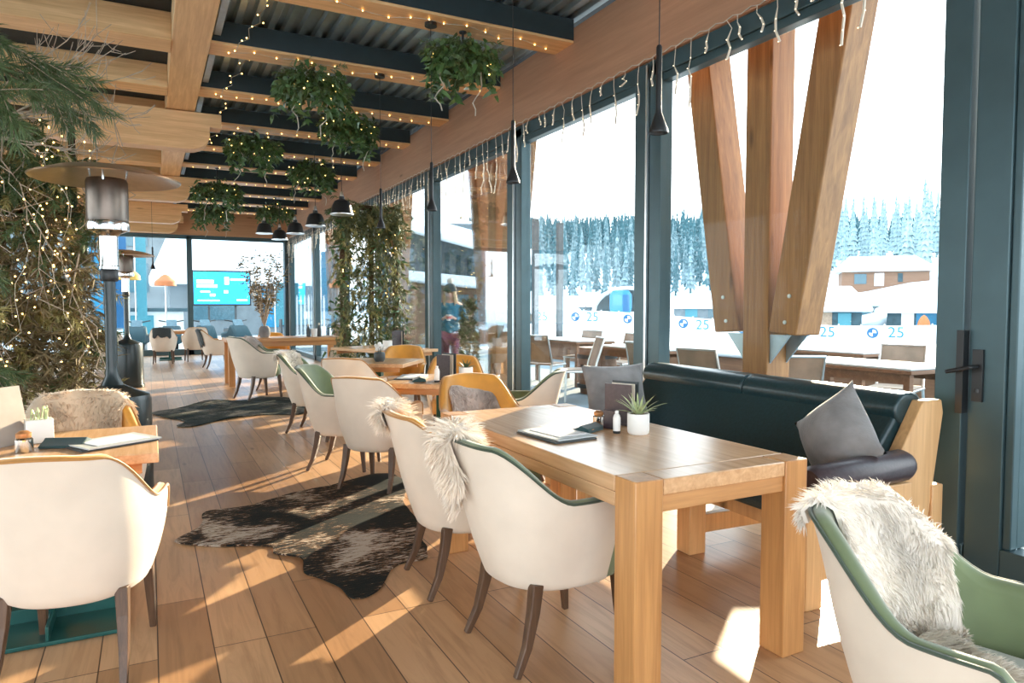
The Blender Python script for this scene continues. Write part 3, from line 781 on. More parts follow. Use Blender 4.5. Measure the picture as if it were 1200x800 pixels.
M['emitter'] = metal('sooty_mesh', (.16,.13,.11), .35)
heater('patio heater with a wide steel hood rising behind the tan pelt chair', -.235,5.45)
heater('smaller-looking patio heater with a black cabinet farther down the aisle', -.34,13.2)

# ------------------------------------------------------------------ things on tables
def placed(name, mbs, label, cat, loc, rz=0, group=None):
    if len(mbs) == 1:
        n_, mb, mat, kw = mbs[0]; o = mb.build(name, mat, None, **kw); o.location = loc; o.rotation_euler = (0,0,rz); return tag(o,label,cat,group)
    t = thing(name,label,cat,loc,rz,group)
    for n_, mb, mat, kw in mbs: mb.build(n_, mat, t, **kw)
    return t
def leafblade(mb, c, az, el, Lh, wd, curl=.4):
    pts = []; n = 6
    d = Vector((math.cos(az)*math.cos(el), math.sin(az)*math.cos(el), math.sin(el))); p = Vector(c)
    sd = Vector((-math.sin(az), math.cos(az), 0)); up = d.cross(sd)*-1
    rows = []
    for i in range(n+1):
        t = i/n; wv = wd*(1-t)**.6*(.7+.6*t if t<.4 else .94-.0*t)
        rows.append((p.copy(), wv)); d = (d+Vector((0,0,-curl/n))+Vector((math.cos(az),math.sin(az),0))*.02).normalized(); p = p+d*Lh/n
    vs = []
    for q, wv in rows:
        vs += [q-sd*wv, q+Vector((0,0,-.35*wv)), q+sd*wv, q+Vector((0,0,.30*wv))]
    fs = []
    for i in range(n):
        for j in range(4): fs.append((i*4+j,i*4+(j+1)%4,(i+1)*4+(j+1)%4,(i+1)*4+j))
    mb.add(vs, fs)
def succulent_pot(label, x, y, z, r=.048, h=.088, n=22, Ls=.11, leaf=None, group='potted succulents', seed=1):
    rg = random.Random(seed)
    p = MB(); p.lathe([(.0,0),(r*.86,0),(r*.95,.006),(r,.02),(r,h-.004),(r*.985,h),(r*.90,h),(r*.88,h-.02),(0,h-.02)],32,cap=False)
    so = MB(); so.lathe([(0,h-.012),(r*.86,h-.012),(r*.87,h-.005),(r*.4,h-.002),(0,h-.002)],20,cap=False)
    lf = MB()
    for i in range(n):
        az = i*2.4+rg.random()*.5; k = i/n
        leafblade(lf,(math.cos(az)*.010,math.sin(az)*.010,h-.006), az, .35+1.0*k+rg.random()*.2, Ls*(.75+.5*rg.random())*(1-.25*k), .0085, .5)
    return placed('potted_succulent',[('pot',p,M['white'],{}),('soil',so,M['soil'],{}),('leaves',lf,leaf or M['succ'],{})],label,'potted plant',(x,y,z),0,group)
Z = .7505
succulent_pot('white pot with a pale spiky succulent on the long oak table',1.965,2.545,Z, .050,.094,24,.125,seed=3)
M['succdark'] = plain('dark_green_leaf', (.06,.11,.06), .5, 0, .3, 40)
def menu_pair(label, x, y, rz, z=Z):
    a = MB(); a.box(0,0,.004,.22,.31,.007); bb = MB(); bb.box(.012,.01,.0115,.215,.305,.006,.05); c = MB(); c.box(.02,.015,.0165,.15,.22,.003,.05)
    return placed('menu_board',[('lower_board',a,M['slate'],{'smooth':0}),('upper_board',bb,M['clip'],{'smooth':0}),('sheet',c,M['paperw'],{'smooth':0})],label,'menu',(x,y,z),rz,'menus lying on tables')
M['clip'] = plain('pale_grey_card', (.50,.54,.55), .6, 0, .05)
menu_pair('pair of menu boards with a white sheet lying on the long oak table',1.60,2.665,D2R(4))
def menu_stand(label, x, y, rz, z=Z, h=.20):
    a = MB(); a.box(0,-.035,h/2,.15,.006,h); a.box(0,0,.006,.16,.09,.012)
    b_ = MB(); b_.box(0,.012,h/2+.008,.13,.004,h*.92); b2 = MB(); b2.box(0,.034,h/2+.01,.15,.006,h)
    return placed('menu_stand',[('back_cover',a,M['brownleather'],{'smooth':0}),('cards',b_,M['paper'],{'smooth':0}),('front_cover',b2,M['slate'],{'smooth':0})],label,'menu stand',(x,y,z),rz,'upright menu holders')
menu_stand('upright menu holder with cream cards beside the white succulent pot on the long table',2.06,2.80,D2R(-68))
def jar(label, x, y, z=Z, s=1.0):
    a = MB(); a.lathe([(0,0),(.026*s,0),(.028*s,.004),(.028*s,.045*s),(.024*s,.05*s)],20); c = MB(); c.lathe([(.0,.0505*s),(.022*s,.0505*s),(.024*s,.055*s),(.024*s,.066*s),(.012*s,.074*s),(0,.074*s)],18,cap=False)
    return placed('sugar_jar',[('jar',a,M['chrome'],{}),('lid',c,M['cork'],{})],label,'jar',(x,y,z),0,'sugar jars')
jar('small steel jar with a copper lid behind the folded napkin on the long table',1.93,2.81)
def bottle(label, x, y, z=Z, s=1.0, group='small white bottles'):
    a = MB(); a.lathe([(0,.012*s),(.017*s,.012*s),(.0175*s,.07*s),(.014*s,.082*s),(.009*s,.09*s)],18); c = MB(); c.lathe([(0,0),(.0165*s,0),(.0175*s,.011*s),(0,.0115*s)],18,cap=False); e = MB(); e.lathe([(.008*s,.091*s),(.009*s,.10*s),(.006*s,.104*s)],14)
    return placed('sanitiser_bottle',[('bottle',a,M['white'],{}),('foot',c,M['black'],{}),('cap',e,M['white'],{})],label,'bottle',(x,y,z),0,group)
bottle('small white bottle with a dark foot beside the white succulent pot',1.885,2.60)
def napkin(label, x, y, rz, z=Z, s=1.0, mark=True):
    a = MB(); k = s
    a.prism([(0,-.045*k),(.010*k,-.048*k),(.026*k,-.006*k),(.034*k,.004*k),(.020*k,.045*k),(0,.05*k)],'y',-.075*k,.075*k)
    st = [('cloth',a,M['teal'],{'bevel':.004})]
    if mark:
        m2 = MB(); m2.box(.045*k,-.03*k,.012*k,.004,.02*k,.008*k); st.append(('badge',m2,M['cork'],{'smooth':0}))
    return placed('folded_napkin',st,label,'napkin',(x,y,z),rz,'folded teal napkins')
napkin('dark teal folded napkin beside the copper-lidded jar on the long table',1.80,2.715,D2R(-62))
c_ = MB(); c_.box(0,0,.045,.012,.075,.09);
placed('card_holder',[('holder',c_,M['brownleather'],{'bevel':.003})],'small dark card holder between the jar and the white bottle','card holder',(1.925,2.705,Z),D2R(20))

# left table
M['greige'] = plain('grey_beige_card', (.36,.31,.27), .8, 0, .08)
ms = MB(); ms.prism([(0,-.11),(.0,-.115),(.24,-.055),(.24,-.05)],'y',-.12,.12); ms2 = MB(); ms2.prism([(0,.0),(.0,.005),(.24,-.046),(.24,-.052)],'y',-.12,.12)
placed('menu_stand',[('back_cover',ms,M['greige'],{'smooth':0}),('card',ms2,M['greige'],{'smooth':0})],'tent-shaped grey menu card at the left edge of the picture','menu stand',(-.545,3.50,Z),D2R(-40),'upright menu holders')
pt = MB(); pt.prism([(-.05,-.04),(.05,-.04),(.05,.04),(-.05,.04)],'z',0,.10); sk = MB(); rg = random.Random(5)
for i in range(12):
    x, y = rg.uniform(-.035,.035), rg.uniform(-.028,.028); sk.tube([(x,y,.07),(x+rg.uniform(-.02,.02),y+rg.uniform(-.02,.02),.135+rg.random()*.02)],.0035,5)
placed('sachet_box',[('box',pt,M['white'],{'bevel':.003}),('sachets',sk,M['succ'],{})],'white box of pale sticks on the small square table','box',(-.43,3.56,Z),D2R(12))
jar('steel jar with a copper lid on the small square table',-.455,3.34,Z,1.15)
napkin('dark teal folded napkin on the small square table',-.32,3.40,D2R(70),Z,1.1,False)
menu_pair('dark menu boards with a white sheet on the small square table',-.165,3.39,D2R(-62))

# tables farther away
def T(t, dx, dy):
    a = t.rotation_euler.z; return (t.location.x+dx*math.cos(a)-dy*math.sin(a), t.location.y+dx*math.sin(a)+dy*math.cos(a))
x, y = T(T2,.20,-.05); succulent_pot('white pot with dark spiky leaves on the turned table by the amber chairs',x,y,Z,.055,.10,20,.09,M['succdark'],seed=8)
x, y = T(T2,.05,-.08); menu_stand('upright brown menu holder on the turned table by the amber chairs',x,y,D2R(-70),Z,.20)
x, y = T(T2,.02,-.26); bottle('small white bottle on the turned table by the amber chairs',x,y,Z,1.2)
x, y = T(T2,-.14,-.2); napkin('dark teal napkin on the turned table by the amber chairs',x,y,D2R(-20),Z,1.1,False)
x, y = T(T2,-.27,.02); menu_pair('menu boards with a sheet on the turned table by the amber chairs',x,y,D2R(-30))
x, y = T(T2b,.05,-.1); v_ = MB(); v_.lathe([(0,0),(.045,0),(.06,.03),(.06,.08),(.05,.10)],18); fl = MB()
for i in range(16):
    a = i*2.4; fl.ball((.05*math.cos(a)*(.3+.7*(i%3)/2),.05*math.sin(a)*(.3+.7*(i%3)/2),.13+.02*(i%4)),.018,6,4)
st_ = MB()
for i in range(8): st_.tube([(0,0,.08),(.035*math.cos(i*.8),.035*math.sin(i*.8),.14)],.003,5)
placed('flower_vase',[('vase',v_,M['slate'],{}),('blossoms',fl,M['white'],{}),('stems',st_,M['succdark'],{})],'dark pot of white flowers among the chair backs','flower pot',(x,y,Z))
x, y = T(T3,-.12,-.25); succulent_pot('white pot with leafy green plant on the oblong table by the trellis',x,y,Z,.065,.12,26,.18,M['ivy'],seed=9)
x, y = T(T3,.10,-.20); menu_stand('brown menu holder on the oblong table by the trellis',x,y,D2R(-50),Z,.24)
Z4 = .8005
v_ = MB(); v_.lathe([(0,0),(.07,0),(.10,.06),(.09,.16),(.06,.20)],22)
br = MB(); tw = MB(); rg = random.Random(21)
for i in range(30):
    a = rg.random()*2*PI; h = .75+rg.random()*.65; sp = .10+.36*rg.random(); pts = [(0,0,.15)]
    for k in range(1,6):
        t = k/5; pts.append((sp*t*t**.3*math.cos(a)+rg.gauss(0,.02), sp*t*math.sin(a)+rg.gauss(0,.02), .15+h*t))
    br.tube(pts,[.008*(1-.12*k) for k in range(6)],5)
    for k in range(2,6):
        for q in range(9):
            p = Vector(pts[k])+Vector((rg.gauss(0,.03),rg.gauss(0,.03),rg.gauss(0,.05))); d = Vector((rg.gauss(0,1),rg.gauss(0,1),rg.gauss(.3,.6))).normalized()
            tw.blade(p,d,.04+.05*rg.random(),.026,(rg.gauss(0,.5),rg.gauss(0,.5),-.4))
placed('branch_arrangement',[('vase',v_,M['greyfab'],{}),('branches',br,M['twig'],{}),('dry_leaves',tw,M['dry'],{'fixn':False})],'tall vase of dry curling branches on the far oak table','branch vase',(1.78,12.85,Z4))
for k, (dx, dy, hh, mt, nm, lb) in enumerate([(.42,-.05,.22,'slate','wine_bottle','dark bottle with a pale neck on the far oak table'),(.62,.0,.24,'slate','wine_bottle','dark bottle next to the steel cooler on the far oak table')]):
    a = MB(); a.lathe([(0,0),(.035,0),(.037,.01),(.037,hh*.6),(.015,hh*.78),(.014,hh)],16); c = MB(); c.lathe([(.0145,hh*.86),(.0155,hh*.87),(.0155,hh+.004),(0,hh+.005)],14,cap=False)
    placed(nm,[('bottle',a,M[mt],{}),('neck_foil',c,M['paper'],{})],lb,'bottle',(2.1+dx,12.85+dy,Z4),0,'bottles on the far oak table')
a = MB(); a.lathe([(0,0),(.05,0),(.06,.14),(.062,.145),(.055,.14),(.046,.01),(0,.01)],20,cap=False)
placed('ice_bucket',[('bucket',a,M['white'],{})],'white bucket between the two bottles on the far oak table','bucket',(2.62,12.80,Z4))
# ------------------------------------------------------------------ pendants
def cone_pendant(label, x, y, zb=2.19, ztop=3.838):
    t = thing('cone_pendant', label, 'pendant lamp', (x,y,zb), 0, 'slim black cone pendants')
    b = MB(); b.lathe([(.0475,0),(.048,.004),(.045,.02),(.030,.062),(.016,.10),(.0145,.12),(.0145,.42),(.010,.43)],24,cap=False); b.lathe([(.0435,.002),(.028,.06),(.0,.075)],24,cap=False); b.build('shade', M['black'], t)
    b = MB(); b.lathe([(0,.03),(.024,.032),(.026,.04),(.02,.05),(0,.052)],16,cap=False); b.build('lamp', M['lampdim'], t)
    b = MB(); b.tube([(0,0,.43),(0,0,ztop-zb-.02)],.0028,6); b.build('cord', M['black'], t)
    b = MB(); b.lathe([(0,ztop-zb-.03),(.055,ztop-zb-.03),(.055,ztop-zb),(0,ztop-zb)],24,cap=False); b.build('ceiling_canopy', M['black'], t)
M['lampdim'] = emit('dim_warm_lamp', (1.0,.42,.22), .35)
for (x, y, lb) in ((2.27,2.80,'black cone pendant in front of the slanted timber posts'),(2.27,4.37,'black cone pendant before the narrow glass post, second along the row'),(2.27,5.95,'black cone pendant before the thick glass post by the trellis'),(2.27,7.50,'black cone pendant in front of the hanging greenery trellis'),(.08,15.4,'thin cone pendant before the far glass wall')):
    cone_pendant(lb, x, y, 2.19 if y < 10 else 2.07, 3.838 if x > 1 else 3.80)
def bell_pendant(label, x, y, zb, r=.155):
    t = thing('bell_pendant', label, 'pendant lamp', (x,y,zb), 0, 'black bell pendants')
    k = r/.155
    b = MB(); b.lathe([(.155*k,0),(.158*k,.004),(.150*k,.03),(.128*k,.13*k),(.10*k,.185*k),(.055*k,.205*k),(.04*k,.21*k),(.038*k,.25*k)],28,cap=False); b.lathe([(.152*k,.002),(.124*k,.128*k),(.09*k,.175*k),(.0,.19*k)],28,cap=False); b.build('shade', M['black'], t)
    b = MB(); b.lathe([(.157*k,-.006),(.163*k,-.004),(.163*k,.006),(.157*k,.008)],28); b.build('rim', M['alu'], t)
    b = MB(); b.lathe([(.026,.25*k),(.024,.30*k),(.012,.32*k)],16); b.build('socket', M['alu'], t)
    b = MB(); b.tube([(0,0,.32*k),(0,0,3.838-zb)],.004,6); b.build('cord', M['black'], t)
for (x, y, z, lb) in ((2.42,9.85,2.62,'largest-looking black bell pendant beside the trellis'),(2.42,11.6,2.64,'black bell pendant next along from the one by the trellis'),(2.42,13.35,2.68,'black bell pendant in the middle of the far row'),(2.42,15.1,2.72,'black bell pendant near the corner post'),(2.05,14.6,2.78,'black bell pendant set apart to the aisle side of its row')):
    bell_pendant(lb, x, y, z)

# ------------------------------------------------------------------ foliage helpers
def needle_spray(mb, p, d, Ln, n, L_=.07, w=.004, droop=-.25, rg=rnd, spread=.75):
    """a twig with long needles round it"""
    p = Vector(p); d = Vector(d).normalized(); seg = 5; pts = [p.copy()]
    for k in range(seg):
        d = (d+Vector((rg.gauss(0,.12),rg.gauss(0,.12),droop/seg+rg.gauss(0,.05)))).normalized(); p = p+d*Ln/seg; pts.append(p.copy())
    for _ in range(n):
        t = rg.random()**.7*seg; i = min(seg-1,int(t)); q = pts[i].lerp(pts[i+1], t-i); a = (pts[i+1]-pts[i]).normalized()
        v = Vector((rg.gauss(0,1),rg.gauss(0,1),rg.gauss(0,1))); v = (v-a*v.dot(a))
        if v.length < .01: continue
        dd = (a*(.55+.5*rg.random())+v.normalized()*spread).normalized()
        mb.blade(q, dd, L_*(.7+.5*rg.random()), w, (0,0,-.35))
    return pts
def bough(p, d, Ln, ntw, rg, L_=.07, w=.004, droop=-.5, nn=60):
    wd, nd = MB(), MB()
    p = Vector(p); d = Vector(d).normalized(); seg = 8; pts = [p.copy()]; ds = [d.copy()]
    for k in range(seg):
        d = (d+Vector((rg.gauss(0,.08),rg.gauss(0,.08),droop/seg))).normalized(); p = p+d*Ln/seg; pts.append(p.copy()); ds.append(d.copy())
    wd.tube(pts,[.012*(1-.09*k) for k in range(seg+1)],6)
    for i in range(ntw):
        t = (.25+.75*i/ntw)*seg; k = min(seg-1,int(t)); q = pts[k].lerp(pts[k+1],t-k)
        sd = Vector((rg.gauss(0,1),rg.gauss(0,1),rg.gauss(-.1,.6))); dd = (ds[k]*.8+sd.normalized()*.7).normalized()
        tp = needle_spray(nd,q,dd,Ln*.30*(.7+.6*rg.random()),nn,L_,w,-.35,rg); wd.tube(tp,.0035,4)
    needle_spray(nd,pts[-2],ds[-1],Ln*.3,nn,L_,w,-.3,rg)
    return wd, nd

# ------------------------------------------------------------------ wall of greenery on the aisle side
rg = random.Random(31)
GS = thing('greenery_screen','tall screen packed with pine boughs, dry fern and fairy lights behind the heater','plant screen',(0,0,0))
post = MB()
for x in (-2.4,-1.5,-.55): post.box(x,7.0,1.5,.05,.05,3.0)
for z in (.3,1.2,2.1,2.95): post.box(-1.45,7.0,z,2.0,.03,.04)
post.build('trellis_frame', M['bark'], GS)
pl = MB(); pl.bx(-2.5,-.42,6.75,7.35,0,.42); pl.build('planter_box', M['darkdeck'], GS, bevel=.01)
nd, ny, dr, tw = MB(), MB(), MB(), MB()
for i in range(1000):
    x = rg.uniform(-1.9,-.42); z = rg.uniform(.25,3.0); y = 6.85+rg.uniform(-.35,.25)
    if z > 2.25: x = min(x,-.42-.75*(z-2.25)*(.4+rg.random())-.12)
    d = (rg.gauss(.1,.5),rg.gauss(-.6,.4),rg.gauss(-.45,.4))
    q = rg.random(); warm = rg.random() < (.75 if z < 2.0 else .15)  # warm glow low on the screen is painted in as yellow needles
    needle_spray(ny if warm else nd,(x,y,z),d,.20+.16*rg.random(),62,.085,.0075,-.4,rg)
for i in range(330):
    x = rg.uniform(-1.9,-.40); z = rg.uniform(.5,2.4); y = 6.56+rg.uniform(-.2,.2); p = Vector((x,y,z)); pts=[p]
    for k in range(5): p = p+Vector((rg.gauss(0,.035),rg.gauss(-.01,.03),-.07-.04*rg.random())); pts.append(p)
    for k in range(1,6):
        for e in range(7):
            dr.blade(pts[k],(rg.gauss(0,1),rg.gauss(0,1),rg.gauss(-.6,.5)),.05+.04*rg.random(),.012,(0,0,-.4))
for i in range(36):
    x = rg.uniform(-1.7,-.45); z = rg.uniform(1.6,3.3); p = Vector((x,6.45+rg.uniform(-.2,.15),z)); pts=[p]
    for k in range(8): p = p+Vector((rg.gauss(.01,.045),rg.gauss(0,.02),-.13-.05*rg.random())); pts.append(p)
    tw.tube(pts,[.007-.0006*k for k in range(9)],4)
    for k in range(2,8):
        q = pts[k]; tw.tube([q,q+Vector((rg.gauss(0,.07),rg.gauss(-.03,.04),-.10)),q+Vector((rg.gauss(0,.10),rg.gauss(-.04,.05),-.2))],.004,3)
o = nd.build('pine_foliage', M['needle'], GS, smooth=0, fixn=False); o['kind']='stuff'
o = ny.build('glow_tinted_pine_foliage', M['needley'], GS, smooth=0, fixn=False); o['kind']='stuff'; o['label']='pine needles tinted yellow for the low warm glow'
o = dr.build('dry_fern_foliage', M['dry'], GS, smooth=0, fixn=False); o['kind']='stuff'; o['label']='brown dry fern'
tw.build('hanging_twigs', M['twig'], GS, smooth=0, fixn=False)['kind'] = 'stuff'
bl = MB(); wr = MB()
for i in range(17):
    p = Vector((rg.uniform(-1.6,-.40),6.30+rg.uniform(-.12,.2),rg.uniform(1.6,3.1))); pts=[p]
    for k in range(11):
        p = p+Vector((rg.gauss(0,.05),rg.gauss(0,.03),-.12)); pts.append(p)
        if p.z > .3: bl.ball(p+Vector((rg.gauss(0,.02),-.015,0)),.0065,6,4)
        if rg.random() < .5: bl.ball(p+Vector((rg.gauss(0,.05),-.03,.05)),.0065,6,4)
    wr.tube([q for q in pts if q.z > .2],.0022,3)
LS = thing('fairy_light_net','net of warm fairy lights hung over the screen of pine boughs','fairy lights',(0,0,0))
wr.build('wire', M['wire'], LS, smooth=0); bl.build('bulbs', M['bulb'], LS)['kind'] = 'stuff'

# a tall pine standing at the edge of the picture: boughs reach in from the left
PT = thing('pine_tree','tall cut pine reaching in at the upper left edge over the small square table','tree',(-1.85,4.9,0))
tr = MB(); tr.tube([(0,0,.3),(.02,.02,1.2),(-.02,0,2.2),(0,0,3.4)],[.06,.05,.04,.02],8); tr.build('trunk', M['bark'], PT)
tb = MB(); tb.lathe([(0,0),(.22,0),(.27,.38),(.25,.40),(.24,.34),(0,.34)],24,cap=False); tb.build('pot', M['slate'], PT)
bs = [((.0,0,2.95),(1.0,-.55,.0),1.30,9),((.0,0,2.75),(1.0,-.45,.0),1.20,9),((.0,0,2.6),(1.0,-.6,.05),1.05,9),((0,0,3.05),(1.0,.15,.05),1.50,10),((0,0,3.0),(1.0,.45,.1),1.50,10),
      ((0,0,1.9),(.9,.5,.0),1.05,9),((0,0,1.6),(.9,-.1,.0),.95,8),((0,0,1.3),(.9,.5,0),1.10,8),((0,0,2.9),(.7,-.9,.05),1.3,9),((0,0,2.3),(.9,-.75,.1),.95,9),((0,0,1.1),(.9,.1,.0),.9,8)]
for i, (p, d, Ln, nt_) in enumerate(bs):
    wd, nd = bough(p, d, Ln, nt_+7, rg, .105, .0055, -.5, 130)
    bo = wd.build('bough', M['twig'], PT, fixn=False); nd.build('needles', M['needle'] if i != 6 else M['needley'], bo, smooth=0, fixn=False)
# bare twigs fanning out under the beams
bt = MB()
for i in range(16):
    a = rg.uniform(-.5,.9); p = Vector((-1.05+.3*rg.random(),6.2+rg.gauss(0,.2),2.5+.4*rg.random())); d = Vector((math.cos(a)*.8,rg.gauss(-.1,.25),.25+math.sin(a)*.8)).normalized(); pts=[p]
    for k in range(7): d = (d+Vector((rg.gauss(0,.14),rg.gauss(0,.1),rg.gauss(0,.12)))).normalized(); p = p+d*.13; pts.append(p)
    bt.tube(pts,[.008-.0009*k for k in range(8)],4)
    for k in range(2,7):
        for e in (0,1):
            q = pts[k]; dd = (d+Vector((rg.gauss(0,.6),rg.gauss(0,.4),rg.gauss(0,.6)))).normalized(); bt.tube([q,q+dd*.12,q+dd*.2+Vector((0,0,.04))],.0026,3)
tag(bt.build('bare_twig_bundle', M['twig'], None, smooth=0, fixn=False),'fan of bare branching twigs standing above the pine screen','twigs')

# ------------------------------------------------------------------ trellis of greenery by the window
rg = random.Random(77)
TS = thing('greenery_trellis','tall trellis hung with drooping thuja between the oblong table and the glass','plant screen',(3.14,11.0,0))
fr = MB()
for x in (-.44,0.02,.42): fr.box(x,0,1.45,.07,.06,2.9)
fr.box(0,0,2.9,1.0,.06,.07); fr.box(0,0,.35,.95,.05,.05); fr.build('wooden_frame', M['bark'], TS)
bxm = MB(); bxm.bx(-.5,.5,-.2,.2,0,.35); bxm.build('planter_box', M['slate'], TS, bevel=.01)
th, iv, ty = MB(), MB(), MB()
for i in range(900):
    u = rg.random(); x = rg.choice([-.44,.0,.40])+rg.gauss(0,.10) if rg.random()<.45 else rg.uniform(-.5,.5)
    z = rg.uniform(.4,2.95)
    if rg.random() < .25: z = rg.uniform(2.55,3.02); x = rg.uniform(-.55,.5)
    needle_spray(th if rg.random()<.72 else ty,(x,rg.gauss(-.05,.10),z),(rg.gauss(0,.5),rg.gauss(-.3,.4),rg.gauss(-.7,.4)),.18+.14*rg.random(),34,.06,.011,-.4,rg)
for i in range(700):
    x = rg.choice([-.44,.02,.42])+rg.gauss(0,.10); z = rg.uniform(.4,2.9)
    iv.blade((x,rg.gauss(-.05,.11),z),(rg.gauss(0,1),rg.gauss(-.3,.8),rg.gauss(-.5,.6)),.07,.04,(0,0,-.5))
th.build('thuja_foliage', M['thuja'], TS, smooth=0, fixn=False)['kind']='stuff'
ty.build('yellow_thuja_foliage', M['needley'], TS, smooth=0, fixn=False)['kind']='stuff'
iv.build('leaf_foliage', M['ivy'], TS, smooth=0, fixn=False)['kind']='stuff'
tf = MB()
for (x,z) in ((.62,2.0),(.66,1.75),(.62,1.55),(.60,1.35),(.6,1.15)):
    needle_spray(tf,(.44,-.02,z+.1),(.8,-.3,-.3),.24,60,.07,.010,-.3,rg)
tf.build('pine_tufts', M['needley'], TS, smooth=0, fixn=False)['kind']='stuff'
lb_ = MB()
for i in range(26): lb_.ball((rg.uniform(-.5,.5),-.16+rg.gauss(0,.04),rg.uniform(.6,2.9)),.009,6,4)
lb_.build('fairy_bulbs', M['bulb'], TS)['kind']='stuff'

# ------------------------------------------------------------------ hanging plants from the joists
def hanging_plant(label, x, y, zc, R=.33, H=.30, seed=1, hooktop=3.838):
    rg = random.Random(seed); t = thing('hanging_plant', label, 'hanging plant', (x,y,zc), 0, 'bouquets of greenery hung from the joists')
    h = MB(); h.tube([(0,0,hooktop-zc),(.0,0,.16),(.02,0,.10)],.010,6); h.lathe([(0,hooktop-zc-.012),(.035,hooktop-zc-.012),(.035,hooktop-zc),(0,hooktop-zc)],12,cap=False); h.build('hook_strap', M['black'], t)
    lv, nd = MB(), MB()
    for i in range(620):
        a = rg.random()*2*PI; rr = R*rg.random()**.55; z = rg.gauss(.0,.10)*(1.1-rr/R*.5)-.10*(rr/R)**2
        p = Vector((rr*math.cos(a),rr*.75*math.sin(a),z+.04))
        d = Vector((math.cos(a)*.7+rg.gauss(0,.6),math.sin(a)*.7+rg.gauss(0,.6),rg.gauss(-.25,.6)))
        lv.blade(p,d.normalized(),.055+.035*rg.random(),.045,(0,0,-.6))
    for i in range(46):
        a = rg.random()*2*PI
        needle_spray(nd,(0.1*math.cos(a),.1*math.sin(a),.06),(math.cos(a),math.sin(a),rg.gauss(.05,.3)),R*.85,34,.055,.008,-.7,rg)
    for i in range(9):      # trailing runners
        a = rg.random()*2*PI; p = Vector((R*.75*math.cos(a),R*.6*math.sin(a),-.06))
        for k in range(7):
            p = p+Vector((rg.gauss(0,.018),rg.gauss(0,.018),-.038))
            for e in range(3): lv.blade(p,(rg.gauss(0,1),rg.gauss(0,1),rg.gauss(-.5,.4)),.05,.04,(0,0,-.5))
    for s_ in (-1,1):
        p = Vector((s_*R*.5,-.05,-.05)); pts=[p]
        for k in range(8): p = p+Vector((rg.gauss(0,.03),rg.gauss(0,.02),-.06)); pts.append(p)
        wq = MB(); wq.tube(pts,.006,4); wq.build('dangling_cord', M['wire'], t, smooth=0)
    lv.build('leaves', M['ivy'], t, smooth=0, fixn=False); nd.build('pine_sprays', M['needle'], t, smooth=0, fixn=False);
    for i in range(16):
        a = rg.random()*2*PI; rr = R*(.5+.5*rg.random()); bb = MB()
        bb.ball((rr*math.cos(a),rr*.8*math.sin(a),rg.gauss(0,.08)),.0075,6,4)
        bb.build('bulb', M['bulb'], t)
    return t
for k,(x,y,z,R_,lb) in enumerate([(2.60,6.0,3.60,.34,'ivy bouquet hung from the joist nearest the glulam beam, largest of all'),(1.56,7.50,3.62,.38,'bushy pine and ivy bouquet hung in the middle of the roof'),(2.33,9.08,3.62,.36,'ivy bouquet hung just beyond the disc of the trellis pendant'),
    (1.37,10.65,3.58,.38,'dark bouquet hung beside the scrolled end of the first cross beam'),(2.49,12.2,3.60,.38,'bouquet hung above the black bell pendants'),(1.14,13.8,3.42,.42,'bouquet hung lowest at the aisle beam'),(1.30,16.9,3.4,.42,'bouquet hung before the far glulam beam'),(2.62,16.9,3.5,.40,'bouquet hung near the corner of the far glulam beam')]):
    hanging_plant(lb, x, y, z, R_, .3, 100+k)

# ------------------------------------------------------------------ fairy lights
rg = random.Random(5)
bmesh_bulb = MB().ball((0,0,0),.0072,6,4)
proto = bmesh_bulb.build('bulb', M['bulb'], None); 
def bulbs(parent, pts):
    for p in pts:
        c = proto.copy(); COL.objects.link(c); c.parent = parent; c.location = p
for k, y in enumerate(JY):
    if k < 2: continue
    t = thing('fairy_light_string','warm fairy lights pinned under the dark joist, %s from the camera' % ['nearest','second','third','fourth','fifth','sixth','seventh','eighth','ninth','tenth','eleventh'][k-2],'fairy lights',(0,0,0),0,'fairy lights on the joists')
    pts=[]; x = .75
    while x < 3.55:
        pts.append(Vector((x,y+.06+.16*rg.random(),3.826))); x += .14+.10*rg.random()
    wr = MB(); wr.tube(pts,.0025,4); wr.build('wire', M['wire'], t, smooth=0); bulbs(t, pts)
for k in range(2,8):
    y = JY[k]; pts = [Vector((1.02,y-.62,4.05)),Vector((.95,y-.52,3.99)),Vector((.97,y-.40,3.95)),Vector((.88,y-.30,3.92)),Vector((.90,y-.18,3.87)),Vector((.82,y-.08,3.85)),Vector((.80,y+.02,3.80))]
    t = thing('fairy_light_string','short drooping strand of fairy lights in the %s roof gap beside the aisle beam' % ['nearest','second','third','fourth','fifth','sixth'][k-2],'fairy lights',(0,0,0),0,'drooping strands by the aisle beam')
    wr = MB(); wr.tube(pts,.003,4); wr.build('wire', M['wire'], t, smooth=0)
    bulbs(t, [p+Vector((rg.gauss(0,.02),rg.gauss(0,.03),rg.gauss(0,.015))) for p in pts])
